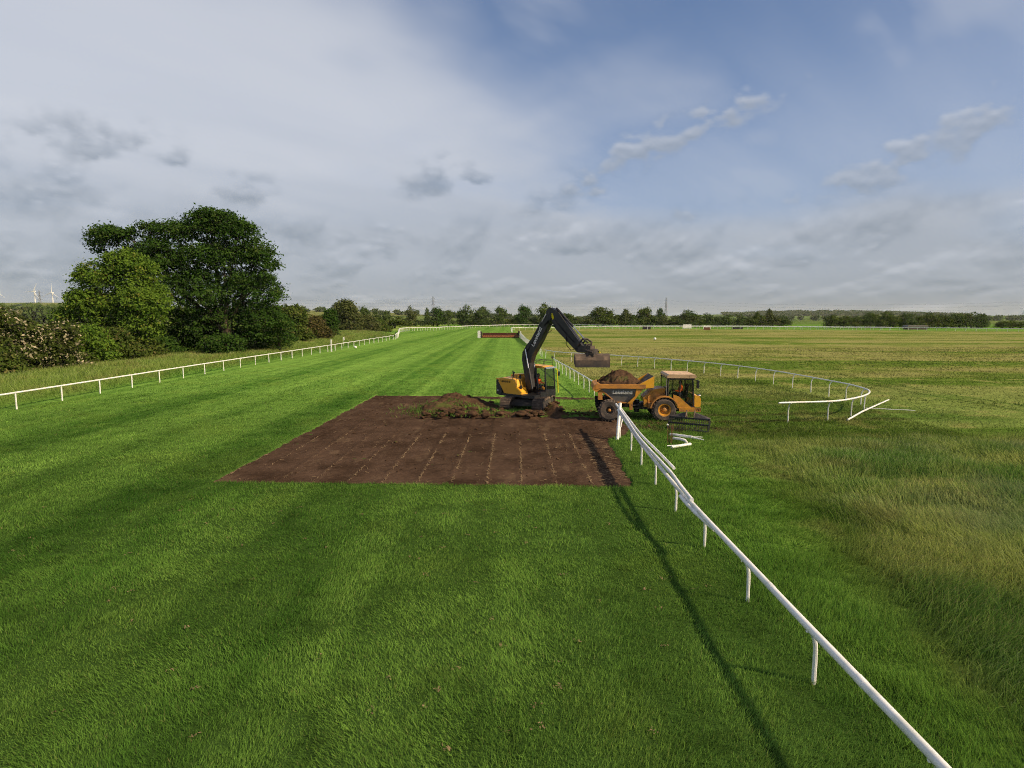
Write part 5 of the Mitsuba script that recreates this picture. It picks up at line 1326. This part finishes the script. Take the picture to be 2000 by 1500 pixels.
k = put(None, 'distant_woods', (np.vstack(vs), np.vstack(fs)), 'm_far', uv=np.vstack(us), kind='stuff', label='dark woods and hedges on the low distant ridges')
labels[k]['category'] = 'wood'


# ------------------------------------------------------------------ pylons, wires, wind turbines
def pylon(lab, x, y, h, w, arms, rot):
    t = thing('pylon', lab, 'pylon')
    z0 = float(ground_z(x, y))
    bars, arm_b = [], []
    lev = np.r_[0, .22, .40, .54, .66, .76, .85, .93, 1.0]
    wid = lambda q: w * (1 - q) ** 1.15 * .5 + .45
    r = .10 + h * .0016
    cor = lambda q: [V(sx * wid(q), sy * wid(q), q * h) for sx, sy in ((-1, -1), (1, -1), (1, 1), (-1, 1))]
    for a, b in zip(lev[:-1], lev[1:]):
        A, B = cor(a), cor(b)
        for q in range(4):
            bars.append(tube([A[q], B[q]], r, 4, cap=False))
            bars.append(tube([A[q], B[(q + 1) % 4]], r * .6, 4, cap=False))
            bars.append(tube([A[(q + 1) % 4], B[q]], r * .6, 4, cap=False))
            bars.append(tube([B[q], B[(q + 1) % 4]], r * .6, 4, cap=False))
    M = frame(V(x, y, z0), V(math.cos(rot), math.sin(rot), 0), V(-math.sin(rot), math.cos(rot), 0), V(0, 0, 1))
    put(t, 'tower', xf(cat(*bars), M), 'm_lattice')
    for q, aw in zip((.66, .79, .92), arms):
        z = q * h
        put(t, 'cross_arm', xf(cat(*[tube([V(s * aw, 0, z), V(0, sy * wid(q), z + dz)], r * .75, 4) for s in (-1, 1) for sy in (-1, 1) for dz in (0, 1.8)], *[tube([V(s * aw, 0, z), V(s * aw, 0, z - 2.2)], r * .6, 4) for s in (-1, 1)]), M), 'm_lattice')
    return M, h, arms


PY = [('lattice pylon left of the excavator boom, above the far trees', -156, 1190, 47, 7, (5, 7, 5), .9), ('lattice pylon right of the excavator stick, above the far trees', 330, 1290, 50, 6, (3.5, 4.5, 3.5), 1.1),
      ('large lattice pylon cut by the right edge of the picture', 776, 905, 37, 14, (6, 8, 6), 1.2), ('lattice pylon behind the middle wind turbine on the left', -1085, 1385, 62, 8, (6, 8, 6), .5)]
tips = []
for lab, x, y, h, w, arms, rot in PY:
    M, h, arms = pylon(lab, x, y, h, w, arms, rot)
    tips.append([(M @ np.array([s * aw, 0, q * h - 2.2, 1]))[:3] for q, aw in zip((.66, .79, .92), arms) for s in (-1, 1)])
for a, b, lab in ((1, 2, 'thin power line strung between the middle and the right hand pylon'), (0, 1, 'thin power line strung between the two pylons either side of the boom'), (3, 0, 'thin power line running from the left hand pylon towards the middle')):
    for p, q in zip(tips[a], tips[b]):
        t = np.linspace(0, 1, 17)[:, None]
        pts = p * (1 - t) + q * t - V(0, 0, 1) * (4 * t * (1 - t)) * 7
        k = put(None, 'power_line', tube(pts, .045, 4), 'm_lattice')
        labels[k] = {'label': lab, 'category': 'cable', 'group': 'cables ' + lab[23:]}
for lab, px, py, hub, rot in (('wind turbine nearest the left edge of the picture', -1940, 2280, 98, 12), ('tallest wind turbine, in front of a pylon on the left', -1820, 2300, 101, 25), ('wind turbine just left of the light green tree', -1760, 2310, 97, 6)):
    t = thing('wind_turbine', lab, 'wind turbine')
    z0 = float(ground_z(px, py)) - 2
    zt = hub
    put(t, 'tower', tube([(px, py, z0), (px, py, zt)], [2.4, 1.5], 12), 'm_white', smooth=40)
    put(t, 'nacelle', box(px - 1.6, px + 4.5, py - 3.5, py + 3, zt - 1.2, zt + 2), 'm_white')
    for q in range(3):
        a = math.radians(rot + 120 * q)
        d = V(math.sin(a), 0, math.cos(a))
        put(t, 'blade', tube([V(px, py - 4.2, zt) + d * s for s in (0, 4, 8, 34)], [.9, 1.5, 1.3, .25], 6), 'm_white', smooth=40)

# ------------------------------------------------------------------ thin summer haze
scene['air'] = {'type': 'homogeneous', 'albedo': {'type': 'rgb', 'value': [0.95, 0.95, 0.95]}, 'sigma_t': 0.00004}
scene['haze'] = {'type': 'cube', 'to_world': T().translate([0, 4500, 67]).scale([7800, 5200, 73]), 'bsdf': {'type': 'null'}, 'interior': {'type': 'ref', 'id': 'air'}}
labels['haze'] = {'kind': 'stuff', 'label': 'thin pale haze of a summer day'}
scene['camera']['medium'] = {'type': 'ref', 'id': 'air'}
